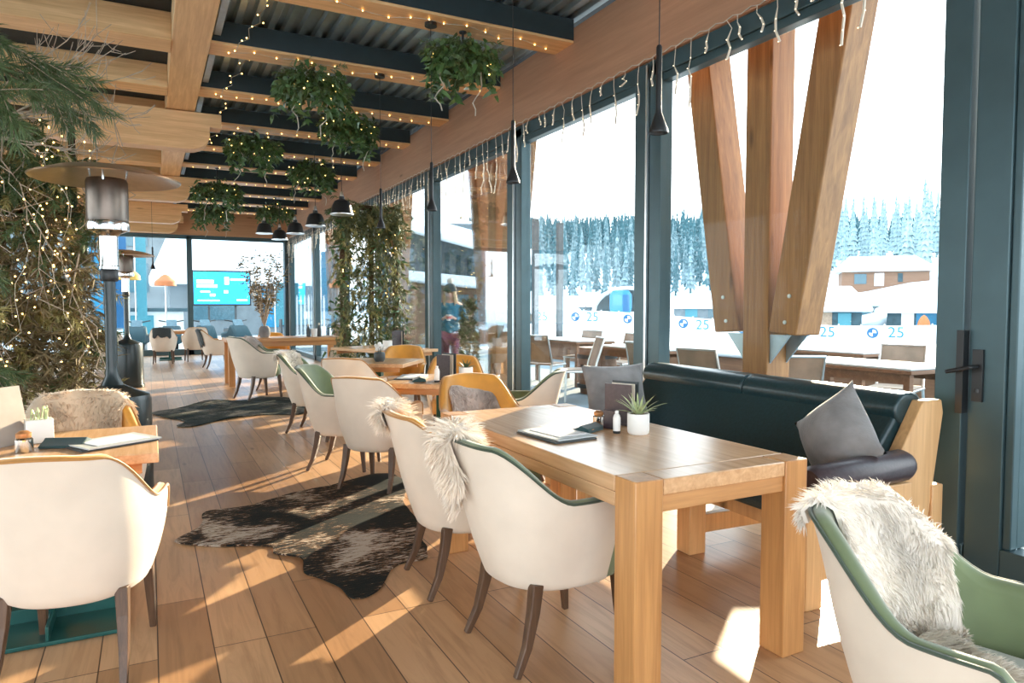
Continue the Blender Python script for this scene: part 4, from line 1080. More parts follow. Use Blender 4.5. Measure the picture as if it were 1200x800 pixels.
for i in range(len(MULL)-1):
    a, c = MULL[i], MULL[i+1]
    if i == 0: a = .3
    t = thing('icicle_light_string','string of pale icicle lights along the window head in the %s bay' % ['nearest','second','third','fourth','fifth','sixth','seventh'][i],'icicle lights',(0,0,0),0,'icicle lights along the window wall')
    wr = MB(); n_ = int((c-a)/.16); mp = []
    for k in range(n_+1):
        y = a+(c-a)*k/n_; mp += [(3.635,y,3.345),(3.632,y+(c-a)/n_*.5,3.325)]
    wr.tube(mp,.004,4); wr.build('wire', M['wire'], t, smooth=0)
    near = [.42,.34,.55,.5,.55,.6,.6][i]; bl = MB()
    for k in range(n_):
        y = a+(c-a)*(k+.3+.4*rg.random())/n_; ln = near*(.35+.9*rg.random()**1.5); p = Vector((3.63,y,3.33)); pts=[p.copy()]; m_ = max(4,int(ln/.07))
        for q in range(m_): p = p+Vector((rg.gauss(0,.006),rg.gauss(0,.020),-ln/m_)); pts.append(p.copy())
        dr = MB(); dr.tube(pts,[.003 if q < m_*.45 else .008 for q in range(m_+1)],4); dr.build('strand', M['strand'], t, smooth=0)
        for q in pts[2:]: bl.ball(q+Vector((-.006,rg.gauss(0,.006),0)),.0045,5,3)
    bl.build('bulbs', M['palebulb'], t)['kind'] = 'stuff'
proto.location = (.79,JY[2]-.3,3.99); proto.parent = None
bpy.data.objects.remove(proto)
# ------------------------------------------------------------------ ground and hills
def smooth01(x): x = max(0,min(1,x)); return x*x*(3-2*x)
def azof(x, y): return math.degrees(math.atan2(x, y))     # degrees from the room's long axis towards the windows
def ground_z(x, y):
    d = math.hypot(x,y); a = azof(x,y)
    if d < 14 or a < -40 or a > 120: return -.12
    k = smooth01((a-36)/24)                                # 0 towards the left hill, 1 towards the right hill
    d0 = 128*(1-k)+66*k; sl = .24*(1-k)+.19*k
    base = -.12 + (-.75)*smooth01((d-16)/30)*smooth01((a-30)/20)*(1-smooth01((d-55)/15)) 
    h = max(0, d-d0)*sl; cap = 44*(1-k)+23*k; h = cap*(1-math.exp(-h/cap)) if h > 0 else 0
    h *= smooth01((a-8)/16) if a < 24 else 1
    return base + h + .4*noise.noise(Vector((x*.05,y*.05,0)))*min(1,(d-14)/40)
b = MB(); rings = [2,6,9,12,14.5,18,22,27,33,40,48,56,66,78,92,108,126,146,170,200,235,280,340,420]; na = 120; vs = []
for rr in rings:
    for i in range(na):
        a = 2*PI*i/na; x, y = rr*math.sin(a), rr*math.cos(a); vs.append((x,y,ground_z(x,y)-(.25 if rr<12 else 0)))
fs = [tuple(range(na))]
for j in range(len(rings)-1):
    for i in range(na): fs.append((j*na+i,j*na+(i+1)%na,(j+1)*na+(i+1)%na,(j+1)*na+i))
b.add(vs, fs); struct('ground', b, M['snow'], label='snow-covered ground and ski slope outside', smooth=180)
struct('floor_terrace', MB().bx(3.86,9.6,-4,24,-.14,-.02), M['paving'], label='frosty paved terrace outside the windows', smooth=0)

# ------------------------------------------------------------------ forked timber columns
def fork(y, label):
    t = thing('timber_column', label, 'timber column', (4.46,y,-.02), 0, 'forked timber columns outside the windows')
    b = MB(); b.bx(-.13,.13,-.13,.13,0,4.15); b.build('post', M['pinez'], t, bevel=.012)
    for s_ in (1,-1):
        b = MB(); p0 = Vector((0,s_*(.275 if s_<0 else .31),1.13)); p1 = Vector((0,s_*.82,4.15)); d = (p1-p0); b.box(0,0,0,.27,.27,d.length)
        ang = math.atan2(d.y,d.z); b.xf(Matrix.Translation((p0+p1)/2) @ Matrix.Rotation(-ang,4,'X'))
        # square the lower end
        b.v = [(x,yy,max(z,1.13)) for x,yy,z in b.v]; b.build('arm', M['pinez'], t, bevel=.012)
        for dz in (.10,.30):
            q = MB(); q.lathe([(0,0),(.016,0),(.016,.008),(0,.012)],10,cap=False); q.xf(Matrix.Translation((-.136,s_*(.29+dz*.19),1.13+dz)) @ Matrix.Rotation(-PI/2,4,'Y')); q.build('bolt', M['chairmetal'], t)
        b = MB(); b.prism([(s_*.13,.90),(s_*.13,1.13),(s_*.33,1.13)], 'x', -.10, -.085); b.prism([(s_*.13,.90),(s_*.13,1.13),(s_*.33,1.13)], 'x', .085,.10); b.build('steel_bracket', M['hanger'], t, smooth=0)
fork(4.11,'forked timber column right behind the dark bench'); fork(9.0,'forked timber column behind the amber chairs, next to the potted thuja'); fork(13.9,'forked timber column beyond the greenery trellis'); fork(18.8,'forked timber column near the far corner')
b = MB(); b.bx(4.25,4.65,-5,22.5,4.05,4.14); struct('trim_2', b, M['glulam'], label='timber eave beam', bevel=.01)

# ------------------------------------------------------------------ terrace furniture
def outdoor_chair(label, x, y, deg):
    t = thing('terrace_chair', label, 'chair', (x,y,-.02), D2R(deg), 'woven terrace chairs')
    bk = MB(); bk.grid(lambda u,v: (-.21-.12*v**1.2, (-.225+.45*u), .47+.43*v), 8, 8); k = len(bk.v); bk.grid(lambda u,v: (-.225-.12*v**1.2, (-.225+.45*u), .47+.43*v), 8, 8); bk.build('backrest', M['weave'], t, smooth=60)
    se = MB(); se.box(0,0,.445,.46,.46,.025); se.build('seat', M['weave'], t, bevel=.006)
    fr = MB(); fr.tube([(-.20,-.24,.44),(-.22,-.24,.55),(-.34,-.235,.905),(-.335,.235,.905),(-.22,.24,.55),(-.20,.24,.44)],.016,8); fr.tube([(-.23,-.245,.43),(.235,-.245,.43),(.235,.245,.43),(-.23,.245,.43)],.014,8); fr.build('frame', M['chairmetal'], t)
    for sx_, sy_ in ((1,1),(1,-1),(-1,1),(-1,-1)):
        g = MB(); g.tube([(.22*sx_,.235*sy_,.44),((.24 if sx_>0 else -.30),.245*sy_,0)],[.016,.013],8); g.build('leg', M['chairmetal'], t)
    return t
OC = outdoor_chair('woven terrace chair with its back near the bench end, second table from the door', 6.15,3.50,150)
def ochair(label, x, y, deg): return copy_tree(OC, label, (x,y,-.02), D2R(deg))
ochair('woven terrace chair at the far side of the snowy terrace table behind the bench end',7.45,5.0,200)
ochair('terrace chair half hidden behind the forked column',5.3,4.65,60)
ochair('terrace chair seen past the narrow glass post over the long oak table',5.50,8.55,160)
ochair('terrace chair to the left of the glass, nearest the round wooden tub',5.65,9.75,30)
ochair('terrace chair just left of the thick glass post beside the bench',5.75,7.10,20)
ochair('terrace chair behind the white tabletop outside the middle bay',6.9,9.4,190)
ochair('terrace chair facing the low snowy wall outside the middle bay',7.1,10.9,200)
ochair('terrace chair behind the post next to the bench top',5.4,5.7,15)
def oper_table(label, x, y, deg, sx_=1.5, sy_=.8):
    t = thing('terrace_table', label, 'table', (x,y,-.02), D2R(deg), 'terrace tables')
    b = MB(); b.bx(-sx_/2,sx_/2,-sy_/2,sy_/2,.725,.76); b.build('table_top', M['terrwood'], t, bevel=.004)
    s_ = MB(); s_.bx(-sx_/2+.01,sx_/2-.01,-sy_/2+.01,sy_/2-.01,.761,.785); s_.build('snow_cover', M['snow'], t, bevel=.01)
    for a in (-1,1):
        for c in (-1,1):
            g = MB(); g.bx(a*(sx_/2-.04),a*(sx_/2-.10),c*(sy_/2-.04),c*(sy_/2-.10),0,.725); g.build('leg', M['terrwood'], t)
    b = MB(); b.bx(-sx_/2+.1,sx_/2-.1,-sy_/2+.05,-sy_/2+.08,.63,.724); b.bx(-sx_/2+.1,sx_/2-.1,sy_/2-.08,sy_/2-.05,.63,.724); b.build('apron', M['terrwood'], t)
oper_table('snow-dusted terrace table behind the bench end',6.55,4.72,90)
oper_table('snow-dusted terrace table outside the middle bay',6.35,8.0,90,1.5,.8)
oper_table('snow-dusted terrace table farther out past the forked column',8.2,6.4,90)
oper_table('snow-dusted terrace table by the round wooden tub',6.7,10.6,90)
tb = MB(); tb.lathe([(0,0),(.26,0),(.31,.35),(.29,.72),(0,.72)],24,cap=False); hp = MB()
for z in (.12,.58): hp.lathe([(.30+.0*z,z-.03),(.318,z-.03),(.318,z+.03),(.30,z+.03)],24)
placed('wooden_barrel',[('staves',tb,M['terrwood'],{}),('hoop',hp,M['postgrey'],{})],'brown wooden barrel between the terrace chairs','barrel',(6.25,9.15,-.02))
wl = MB(); wl.bx(9.35,9.75,-2,16.5,-.1,.42); tw_ = struct('wall_terrace', wl, M['terrwood'], label='low timber terrace edge topped with snow', bevel=.01)
wl = MB(); wl.bx(9.30,9.85,-2,16.5,.421,.50); struct('snow_cap', wl, M['snow'], tw_, bevel=.03)
for k,(x, y, h) in enumerate(((11.8,21.05,4.25),(12.5,20.6,4.1))):
    b = MB(); b.box(0,0,h/2,.19,.19,h+.3); o = b.build('grey_post', M['postgrey'], None, bevel=.01); o.location = (x,y,-.05)
    tag(o, ['tall grey timber post nearer the glass post in the middle bay','tall grey timber post standing alone in the snow in the middle bay'][k], 'post', 'tall grey posts in the snow')
# potted thuja outside
t = thing('potted_thuja','slim potted thuja on the terrace by the forked column','potted tree',(4.25,9.62,-.02))
b = MB(); b.lathe([(0,0),(.13,0),(.16,.30),(.15,.31),(.14,.27),(0,.27)],20,cap=False); b.build('pot', M['greywall'], t)
b = MB(); rg = random.Random(3)
for i in range(420):
    z = .3+1.1*rg.random(); rr = .17*math.sqrt(max(.02,1-((z-.62)/.85)**2)); a = rg.random()*6.28
    needle_spray(b,(rr*.6*math.cos(a),rr*.6*math.sin(a),z),(math.cos(a)*.5,math.sin(a)*.5,1),.10,12,.045,.012,0,rg)
b.build('foliage', M['thuja'], t, smooth=0, fixn=False)['kind']='stuff'

# ------------------------------------------------------------------ conifers
def conifer_mesh(seed, H_=14.0, R_=1.2, L_=12):
    rg = random.Random(seed); mb = MB(); mb.tube([(0,0,0),(0,0,H_*.95)],[.22,.04],6)
    for k in range(L_):
        t = k/L_; z0 = H_*(.10+.86*t); rr = R_*(1-t)**.85+.12; h = H_*.155*(1-.35*t); n = 13; vs = [(rg.gauss(0,.04),rg.gauss(0,.04),z0+h)]
        for i in range(n):
            a = 2*PI*(i+rg.random()*.5)/n; q = rr*(.62+.55*rg.random()) if i%2 else rr*(.40+.25*rg.random())
            vs.append((q*math.cos(a),q*math.sin(a),z0-(.10*h+.35*h*rg.random()*(i%2))))
        b0 = len(vs); vs.append((0,0,z0+.30*h))
        mb.add(vs,[(0,1+i,1+(i+1)%n) for i in range(n)]+[(b0,1+(i+1)%n,1+i) for i in range(n)])
    return mb
rg = random.Random(12); protos = []

for s in range(4):
    o = conifer_mesh(s,14,1.1+.12*s).build('conifer', M['conifer' if s%2==0 else 'coniferdark'], None, smooth=0, fixn=False); protos.append(o)
nfor = 0
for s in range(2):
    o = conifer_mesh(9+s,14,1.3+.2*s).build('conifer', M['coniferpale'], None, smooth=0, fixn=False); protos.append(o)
USED = set()
LAB = 'snow-frosted conifer in the dense forest on the hillside'
def put_tree(x, y, s, label=LAB, group='frosted conifers of the hillside forest', k=None):
    global nfor
    if k is None: k = 4+nfor%2 if azof(x,y) > 47+rg.uniform(-4,4) else nfor%4  # trees towards the sun take the glare-paled material
    o = protos[k] if k not in USED else protos[k].copy()
    if k in USED: COL.objects.link(o)
    USED.add(k)
    o.location = (x,y,ground_z(x,y)-.2); o.rotation_euler = (0,0,rg.random()*6.28); o.scale = (s*(.95+.2*rg.random()),s*(.95+.2*rg.random()),s)
    tag(o, label, 'conifer', group); nfor += 1
rows = 9; nfw = 33
for j in range(rows):
    for i in range(nfw):
        if nfor >= 294: break
        a = 17.5+(i+.5*(j%2)+rg.uniform(-.13,.13))/nfw*44.5
        k = smooth01((a-36)/24); d0 = (128*(1-k)+66*k)
        d = d0+14+26*k+j*8.2+rg.uniform(-2,2)
        if any(math.hypot(d*math.sin(D2R(a))-q*math.sin(D2R(p)), d*math.cos(D2R(a))-q*math.cos(D2R(p))) < 4 for p, q in ((59.3,116),(60.5,114),(57.7,118),(54.6,110))): continue
        put_tree(d*math.sin(D2R(a)), d*math.cos(D2R(a)), (.92+.012*j)*(.8+.45*rg.random())*(.92-.20*k))
pm = [conifer_mesh(40+q,14,1.3+.2*q,9) for q in range(3)]; fm = MB()
for i in range(1700):
    a = rg.uniform(17,61); k = smooth01((a-36)/24); d0 = 128*(1-k)+66*k; d = d0+92+26*k+rg.random()**.8*80
    x, y = d*math.sin(D2R(a)), d*math.cos(D2R(a)); q = pm[i%3]; s_ = (.75+.35*rg.random())*(.90-.20*k); c, sn = math.cos(i), math.sin(i); z0 = ground_z(x,y)-.2
    fm.add([(x+(p[0]*c-p[1]*sn)*s_, y+(p[0]*sn+p[1]*c)*s_, z0+p[2]*s_) for p in q.v], q.f)
tag(fm.build('forest', M['coniferdark'], None, smooth=0, fixn=False),'the rest of the snowy conifer forest filling the hillside','forest',None,'stuff')
for (px_a, d, s, lb) in ((59.3,116,1.02,'tallest frosted conifer rising above the forest left of the door'),(60.5,114,1.06,'tall frosted conifer right beside the door frame'),(57.7,118,.92,'medium tall frosted conifer standing out of the sunlit forest edge'),(54.6,110,.7,'lone dark-trunked conifer over the timber chalet')):
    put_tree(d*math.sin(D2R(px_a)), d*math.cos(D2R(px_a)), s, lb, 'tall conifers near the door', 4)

# ------------------------------------------------------------------ chalets and huts
def hip_house(name, label, x, y, deg, w_, d_, zb, hw, hr, wall, ov=.8, win=(), cat='hut', hip=.32, ridge=None):
    t = thing(name, label, cat, (x,y,zb), D2R(deg))
    b = MB(); b.bx(-w_/2,w_/2,-d_/2,d_/2,-1.5,hw); b.build('walls', wall, t, smooth=0)
    W, D_ = w_/2+ov, d_/2+ov; rx = W*(1-hip)
    b = MB(); vs = [(-W,-D_,hw-.05),(W,-D_,hw-.05),(W,D_,hw-.05),(-W,D_,hw-.05),(-rx,0,hw+hr),(rx,0,hw+hr)]
    vs += [(q[0]*.99,q[1]*.99,q[2]-.3) for q in vs[:4]]
    b.add(vs,[(0,1,5,4),(2,3,4,5),(1,2,5),(3,0,4),(6,7,1,0),(7,8,2,1),(8,9,3,2),(9,6,0,3),(9,8,7,6)]); b.build('snow_roof', M['snow'], t, smooth=0, bevel=.12)
    for (wx, wz, ww, wh, mt) in win:
        q = MB(); q.bx(wx-ww/2,wx+ww/2,-d_/2-.06,-d_/2+.02,wz-wh/2,wz+wh/2); q.build('window' if mt in ('winglass','snow') else 'shop_panel', M[mt], t, smooth=0)
    return t
def face(x, y): return math.degrees(math.atan2(-x, y))     # turns local -y towards the viewer
def px(xp, d):                                              # ground position seen at picture column xp, distance d
    a = (xp-600)/F_PX; v = Fv+Rv*a; v = Vector((v.x,v.y,0)); return v.x*d, v.y*d
x, y = px(1031,86); hip_house('chalet','timber chalet with a broad snowy hip roof on the slope above the huts',x,y,face(x,y)+6,9.2,7,3.5,2.4,1.7,M['chaletwood'],.7,((-2.6,1.2,1.3,1.2,'winglass'),(-.6,1.1,1.0,1.5,'snow'),(1.6,1.3,.5,1.0,'hutdark')),'chalet')
x, y = px(948,62); hip_house('ski_hut','long low hut under a wide snowy roof left of the peaked pavilion',x,y,face(x,y),8.0,5,-.7,2.0,1.9,M['hutdark'],.8,((-2.9,.9,1.2,1.1,'winglass'),(-.6,1.0,1.2,1.2,'cyan'),(-.2,1.5,1.1,.5,'orange'),(1.2,.9,1.1,1.6,'weave'),(2.7,.9,1.0,1.3,'cyan')))
x, y = px(1100,58); hip_house('ski_hut','pavilion with a peaked snowy roof and blue fronts beside the door frame',x,y,face(x,y),7.4,5,-.8,2.0,1.95,M['hutdark'],.9,((-2.2,.95,.9,1.9,'snow'),(-.6,.95,2.0,1.4,'blue'),(2.0,1.0,1.2,1.2,'bluedeep')),hip=.75)
x, y = px(1166,66); hip_house('ski_hut','snow-roofed hut partly behind the door frame',x,y,face(x,y),4.4,4,-.6,1.9,1.6,M['greywall'],.7,((-.8,.9,1.2,1.3,'weave'),),hip=.75)
x, y = px(1016,72); hip_house('ski_hut','small hut with a sunlit snowy roof between the long hut and the pavilion',x,y,face(x,y),3.6,4,-.3,2.1,1.1,M['greywall'],.5,((-.3,1,1.2,1.4,'winglass'),),hip=.5)
x, y = px(668,88); hip_house('ski_hut','snowy low hut behind the grey posts',x,y,face(x,y),10,4,.2,1.5,1.1,M['hutdark'],.8,((-3,.8,2.4,.9,'cyan'),(1,.8,1.4,.9,'winglass')),hip=.3)
x, y = px(632,66); hip_house('ski_hut','wide snow-roofed stall at the left of the middle bay',x,y,face(x,y),6,4,-.1,1.2,1.0,M['greywall'],.8,((-1,.6,1.6,.8,'weave'),(1.3,.6,1,.7,'orange')),hip=.3)
x, y = px(820,84); hip_house('ski_hut','pale hut behind the fence left of the forked column',x,y,face(x,y),6,4,-.2,1.7,1.2,M['greywall'],.6,((-1,.9,1.4,1.0,'cyan'),(1.4,.9,1,1.0,'winglass')),hip=.4)
# awning and blue cabin
x, y = px(727,64); t = thing('lift_cabin','bright blue lift cabin parked under the snowy arched shelter','cabin',(x,y,.75),D2R(face(x,y)))
b = MB(); pl = [(-.85,0),(-1.0,.5),(-.98,1.7),(-.7,2.1),(.7,2.1),(.98,1.7),(1.0,.5),(.85,0)]; b.prism([(q,p) for p,q in pl],'y',-.8,.8); b.build('body', M['blue'], t, bevel=.08)
q = MB(); q.bx(-.72,.1,-.84,-.80,.75,1.7); q.build('window', M['cyan'], t, smooth=0); q = MB(); q.bx(.2,.75,-.84,-.80,.2,1.7); q.build('door', M['bluedeep'], t, smooth=0)
x, y = px(735,66); t = thing('shelter','snow-covered arched shelter over the blue cabin','shelter',(x,y,.0),D2R(face(x,y)))
b = MB(); arc = [(3.3*math.cos(PI*i/12),.9+2.4*math.sin(PI*i/12)) for i in range(13)]; ar2 = [(3.05*math.cos(PI*i/12),.9+2.15*math.sin(PI*i/12)) for i in range(12,-1,-1)]
b.prism([(q,p) for p,q in arc+ar2],'y',-1.2,3); b.build('snow_cover', M['snow'], t, smooth=40)
b = MB(); b.prism([(q,p) for p,q in [(3.04*math.cos(PI*i/12),.9+2.13*math.sin(PI*i/12)) for i in range(13)]],'y',2.8,2.95); b.build('back_wall', M['hutdark'], t, smooth=0)
for s_ in (-1,1):
    q = MB(); q.bx(s_*3.05,s_*3.3,-1.2,-1.0,-.5,.95); q.build('post', M['cyan'], t, smooth=0)
for k,(xp, d, z) in enumerate(((686,80,1.6),(698,80,1.6))):
    x, y = px(xp,d); b = MB(); b.box(0,0,1.5,1.05,.08,1.1); q = MB(); q.box(0,.05,.5,.1,.08,1.6)
    placed('notice_board',[('panel',b,M['paperw'],{'smooth':0}),('stand',q,M['postgrey'],{'smooth':0})],['white notice board nearer the grey post behind the fence','white notice board beside the arched shelter'][k],'board',(x,y,1.0),D2R(face(x,y)))
for k,(xp, d, col, z, lb) in enumerate(((1082,55,'orange',-.75,'orange stall umbrella bag in front of the pavilion'),(1107,55,'red',-.75,'coral and orange tent flap at the right of the pavilion'),(787,60,'orange',.15,'small orange flag by the glass post'))):
    x, y = px(xp,d); b = MB()
    b.lathe([(0,0),(.42,.0),(.5,.5),(.40,1.0),(.2,1.35),(0,1.5)] if k < 2 else [(0,0),(.25,0),(.25,.45),(0,.5)],10,cap=False)
    placed(['stall_cover','tent_flap','marker_flag'][k],[('cloth',b,M[col],{})],lb,['cover','tent','flag'][k],(x,y,z))
# banner fence with blue marks
P0, P1 = Vector((*px(1150,46),0)), Vector((*px(625,58),0)); n_ = 22
pt_ = MB(); t = thing('banner_fence','long white banner fence with blue marks across the snow','fence',(0,0,0))
def txt(mb, s, c, ux, uz, size):
    cu = bpy.data.curves.new('lettering','FONT'); cu.body = s; cu.align_x = 'CENTER'; cu.align_y = 'CENTER'; cu.size = size; cu.extrude = .01
    o = bpy.data.objects.new('lettering', cu); COL.objects.link(o); dg = bpy.context.evaluated_depsgraph_get(); me = bpy.data.meshes.new_from_object(o.evaluated_get(dg))
    nv = ux.cross(uz); mb.add([c+ux*v.co.x+uz*v.co.y+nv*v.co.z for v in me.vertices],[tuple(p.vertices) for p in me.polygons])
    bpy.data.objects.remove(o); bpy.data.meshes.remove(me); bpy.data.curves.remove(cu)
FZ = lambda p: ground_z(p.x,p.y)
dirv = (P1-P0).normalized()
for i in range(n_):
    a = P0.lerp(P1,i/n_); c = P0.lerp(P1,(i+.94)/n_); za, zc = FZ(a)+.05, FZ(c)+.05; h = 1.0
    b = MB(); nrm = Vector((dirv.y,-dirv.x,0)); 
    if nrm.dot(a) > 0: nrm = -nrm
    e = nrm*.03
    b.add([a+Vector((0,0,za)),c+Vector((0,0,zc)),c+Vector((0,0,zc+h)),a+Vector((0,0,za+h)),a-e+Vector((0,0,za)),c-e+Vector((0,0,zc)),c-e+Vector((0,0,zc+h)),a-e+Vector((0,0,za+h))],[(0,1,2,3),(7,6,5,4),(0,4,5,1),(1,5,6,2),(2,6,7,3),(3,7,4,0)])
    pn = b.build('banner', M['paperw'], t, smooth=0)
    ctr = (a+c)/2+Vector((0,0,(za+zc)/2+h*.5))+nrm*.03; ux = -dirv; uz = Vector((0,0,1)); mk = MB()
    if i%3 == 0: txt(mk,'25',ctr,ux,uz,1.05); mk.build('number_mark', M['blue'], pn, smooth=0, fixn=False)
    elif i%3 == 1:
        N_ = 24; vs = [ctr]+[ctr+ux*.36*math.cos(2*PI*k/N_)+uz*.36*math.sin(2*PI*k/N_) for k in range(N_)]; mk.add(vs,[(0,1+k,1+(k+1)%N_) for k in range(N_)]); mk.build('round_mark', M['bluedeep'], pn, smooth=0, fixn=False)
        m2 = MB(); o_ = nrm*.01; q = [ctr+o_]+[ctr+o_+ux*.24*math.cos(2*PI*k/N_)+uz*.24*math.sin(2*PI*k/N_) for k in range(N_)]
        m2.add(q,[(0,1+k,1+(k+1)%N_) for k in range(0,6)]+[(0,1+k,1+(k+1)%N_) for k in range(12,18)]); m2.build('round_mark_quarters', M['paperw'], pn, smooth=0, fixn=False)
    else:
        [mk.add([ctr+ux*(dx-.12)+uz*-.18,ctr+ux*(dx+.12)+uz*-.18,ctr+ux*(dx+.12)+uz*.18,ctr+ux*(dx-.12)+uz*.18],[(0,1,2,3)]) for dx in (-.6,-.2,.2,.6)]; mk.build('faint_mark', M['clip'], pn, smooth=0, fixn=False)
for i in range(n_+1):
    a = P0.lerp(P1,(i-.03)/n_); q = MB(); q.box(a.x,a.y,FZ(a)+.55,.07,.07,1.2); q.build('fence_post', M['clip'], t, smooth=0)

# ------------------------------------------------------------------ lodge on the left, beyond the trellis
t = thing('lodge','lodge with a deep snowy roof and a striped timber gable beyond the terrace','building',(8.9,24.6,-.1),D2R(-19))
b = MB(); b.bx(-1.6,3.2,.0,6,0,2.3); b.build('walls', M['chaletwood'], t, smooth=0)
b = MB(); b.prism([(2.55,-2.6),(2.95,-2.7),(2.35,4.0),(1.95,3.9)],'y',-.9,.6); b.build('porch_roof', M['snow'], t, bevel=.08)
b = MB(); b.bx(-1.6,3.2,.6,6,2.3,4.6); b.build('gable_wall', M['greywall'], t, smooth=0)
b = MB()
for k in range(6): b.box(.2+.42*k,.56,3.15-.10*k,.16,.05,1.1)
b.build('gable_stripes', M['hutdark'], t, smooth=0)
b = MB(); b.add([(-2.9,-1.5,5.0),(4.2,-1.5,3.2),(4.2,3,4.5),(-2.9,3,6.2),(-2.9,-1.5,4.65),(4.2,-1.5,2.85),(4.2,3,4.1),(-2.9,3,5.8)],[(0,1,2,3),(7,6,5,4),(0,4,5,1),(1,5,6,2),(2,6,7,3),(3,7,4,0)]); b.build('snow_roof', M['snow'], t, bevel=.10)
for k in range(2):
    q = MB(); q.bx(.9+1.1*k,1.8+1.1*k,-.04,.02,.9,1.9); f = q.build('window', M['winglass'], t, smooth=0)
    q = MB(); q.bx(1.33+1.1*k,1.37+1.1*k,-.06,-.04,.9,1.9); q.bx(.9+1.1*k,1.8+1.1*k,-.06,-.04,1.38,1.42); q.build('glazing_bars', M['red'], f, smooth=0)
b = MB(); b.box(-.2,-.6,1.3,.2,.2,2.6); b.box(2.9,-.6,1.0,.2,.2,2.0); b.build('porch_posts', M['chaletwood'], t, smooth=0)

# ------------------------------------------------------------------ the square seen through the far glass wall
t = thing('outdoor_screen','big blue outdoor screen on a stand beyond the far glass wall','screen',(2.62,30.5,-.1),D2R(-4))
b = MB(); b.box(0,.08,2.2,2.2,.10,1.42); b.build('housing', M['black'], t, bevel=.01)
b = MB(); b.box(0,.02,2.2,2.08,.012,1.28); b.build('picture', emit('blue_screen_glow',(.01,.42,.85),1.4), t, smooth=0)
m_ = MB()
for (sx_, sz, ww, hh) in ((-.62,2.45,.62,.14),(-.55,2.28,.75,.12),(-.62,2.05,.35,.06),(-.35,1.92,.2,.10),(.18,2.5,.16,.30),(.15,2.05,.14,.12),(.62,2.55,.6,.08),(-.5,1.70,.8,.05),(.75,1.72,.4,.06)): m_.box(sx_,.010,sz,ww,.006,hh)
m_.build('screen_graphics', emit('white_screen_glow',(.85,.95,1.0),1.2), t, bevel=.02)
b = MB(); b.box(-.5,.15,.75,.08,.08,1.5); b.box(.5,.15,.75,.08,.08,1.5); b.box(0,.15,.04,1.6,.7,.08); b.build('stand', M['postgrey'], t, smooth=0)
t = thing('apartment_building','pale grey building with long windows beyond the far glass wall','building',(-3.0,52,-.1),D2R(0))
b = MB(); b.bx(-14,11,0,8,0,11); b.build('walls', M['greywall'], t, smooth=0)
for i in range(8):
    for j in range(3):
        q = MB(); q.bx(-12.5+2.8*i,-11.0+2.8*i,-.08,.02,2.4+3.0*j,4.3+3.0*j); q.build('window', M['winglass'], t, smooth=0)
b = MB(); b.prism([(11,-16),(11.4,-16),(11.4,12),(11,12)],'y',-1.2,9); b.build('snow_roof', M['snow'], t, smooth=0)
hip_house('ski_hut','snow-roofed rental hut behind the outdoor screen',4.4,40,0,7,4,-.1,2.9,2.2,M['greywall'],.9,((-1.5,1.6,2,1.6,'winglass'),(1.5,1.4,1.5,2,'blue')),hip=.2)
for k,(x, y, h, w_, mt, lb) in enumerate(((-1.6,29.5,4.3,.55,'blue','tall blue banner at the far left behind the heater'),(-.95,30.2,4.3,.45,'bluedeep','second tall blue banner behind the heater'),(-.25,31.0,4.2,.35,'cyan','pale cyan banner next to the blue banners'),(6.6,28.5,3.6,.9,'blue','blue banner between the posts at the far corner'),(5.3,30.5,2.4,1.2,'cyan','cyan panel low behind the corner posts'))):
    b = MB(); b.box(0,0,h/2+.35,w_,.03,h-.6); q = MB(); q.tube([(-w_/2-.04,0,0),(-w_/2-.04,0,h+.1)],.025,8)
    placed('feather_banner',[('cloth',b,M[mt],{'smooth':0}),('pole',q,M['alu'],{})],lb,'banner',(x,y,-.1),0,'tall banners outside the far glass wall')
for k,(x, y, h, mt, lb) in enumerate(((-.62,27.5,2.55,'yellow','yellow parasol beyond the second heater'),(.55,29.0,2.4,'orange','orange-centred parasol beyond the far glass wall'))):
    c = MB(); c.lathe([(.0,h+.25),(.10,h+.22),(.36,h-.02),(.38,h-.18),(.34,h-.04),(0,h+.16)],16,cap=False); q = MB(); q.tube([(0,0,0),(0,0,h+.2)],.03,8); f = MB(); f.lathe([(0,0),(.25,0),(.25,.08),(0,.1)],16,cap=False)
    placed('parasol',[('canopy',c,M[mt],{}),('pole',q,M['alu'],{}),('foot',f,M['postgrey'],{})],lb,'parasol',(x,y,-.1),0,'parasols beyond the far glass wall')
b = MB(); b.bx(-1.0,1.1,0,.9,0,1.25); c = MB(); c.bx(-1.15,1.25,-.1,1.0,1.25,1.40); c2 = MB(); c2.bx(-1.1,.0,-.04,0,.2,1.1)
placed('market_stall',[('counter',b,M['clip'],{'smooth':0}),('top',c,M['hutdark'],{'smooth':0}),('front_panel',c2,M['cyan'],{'smooth':0})],'teal-topped stall counter beyond the far glass wall','stall',(.15,31.9,-.1))
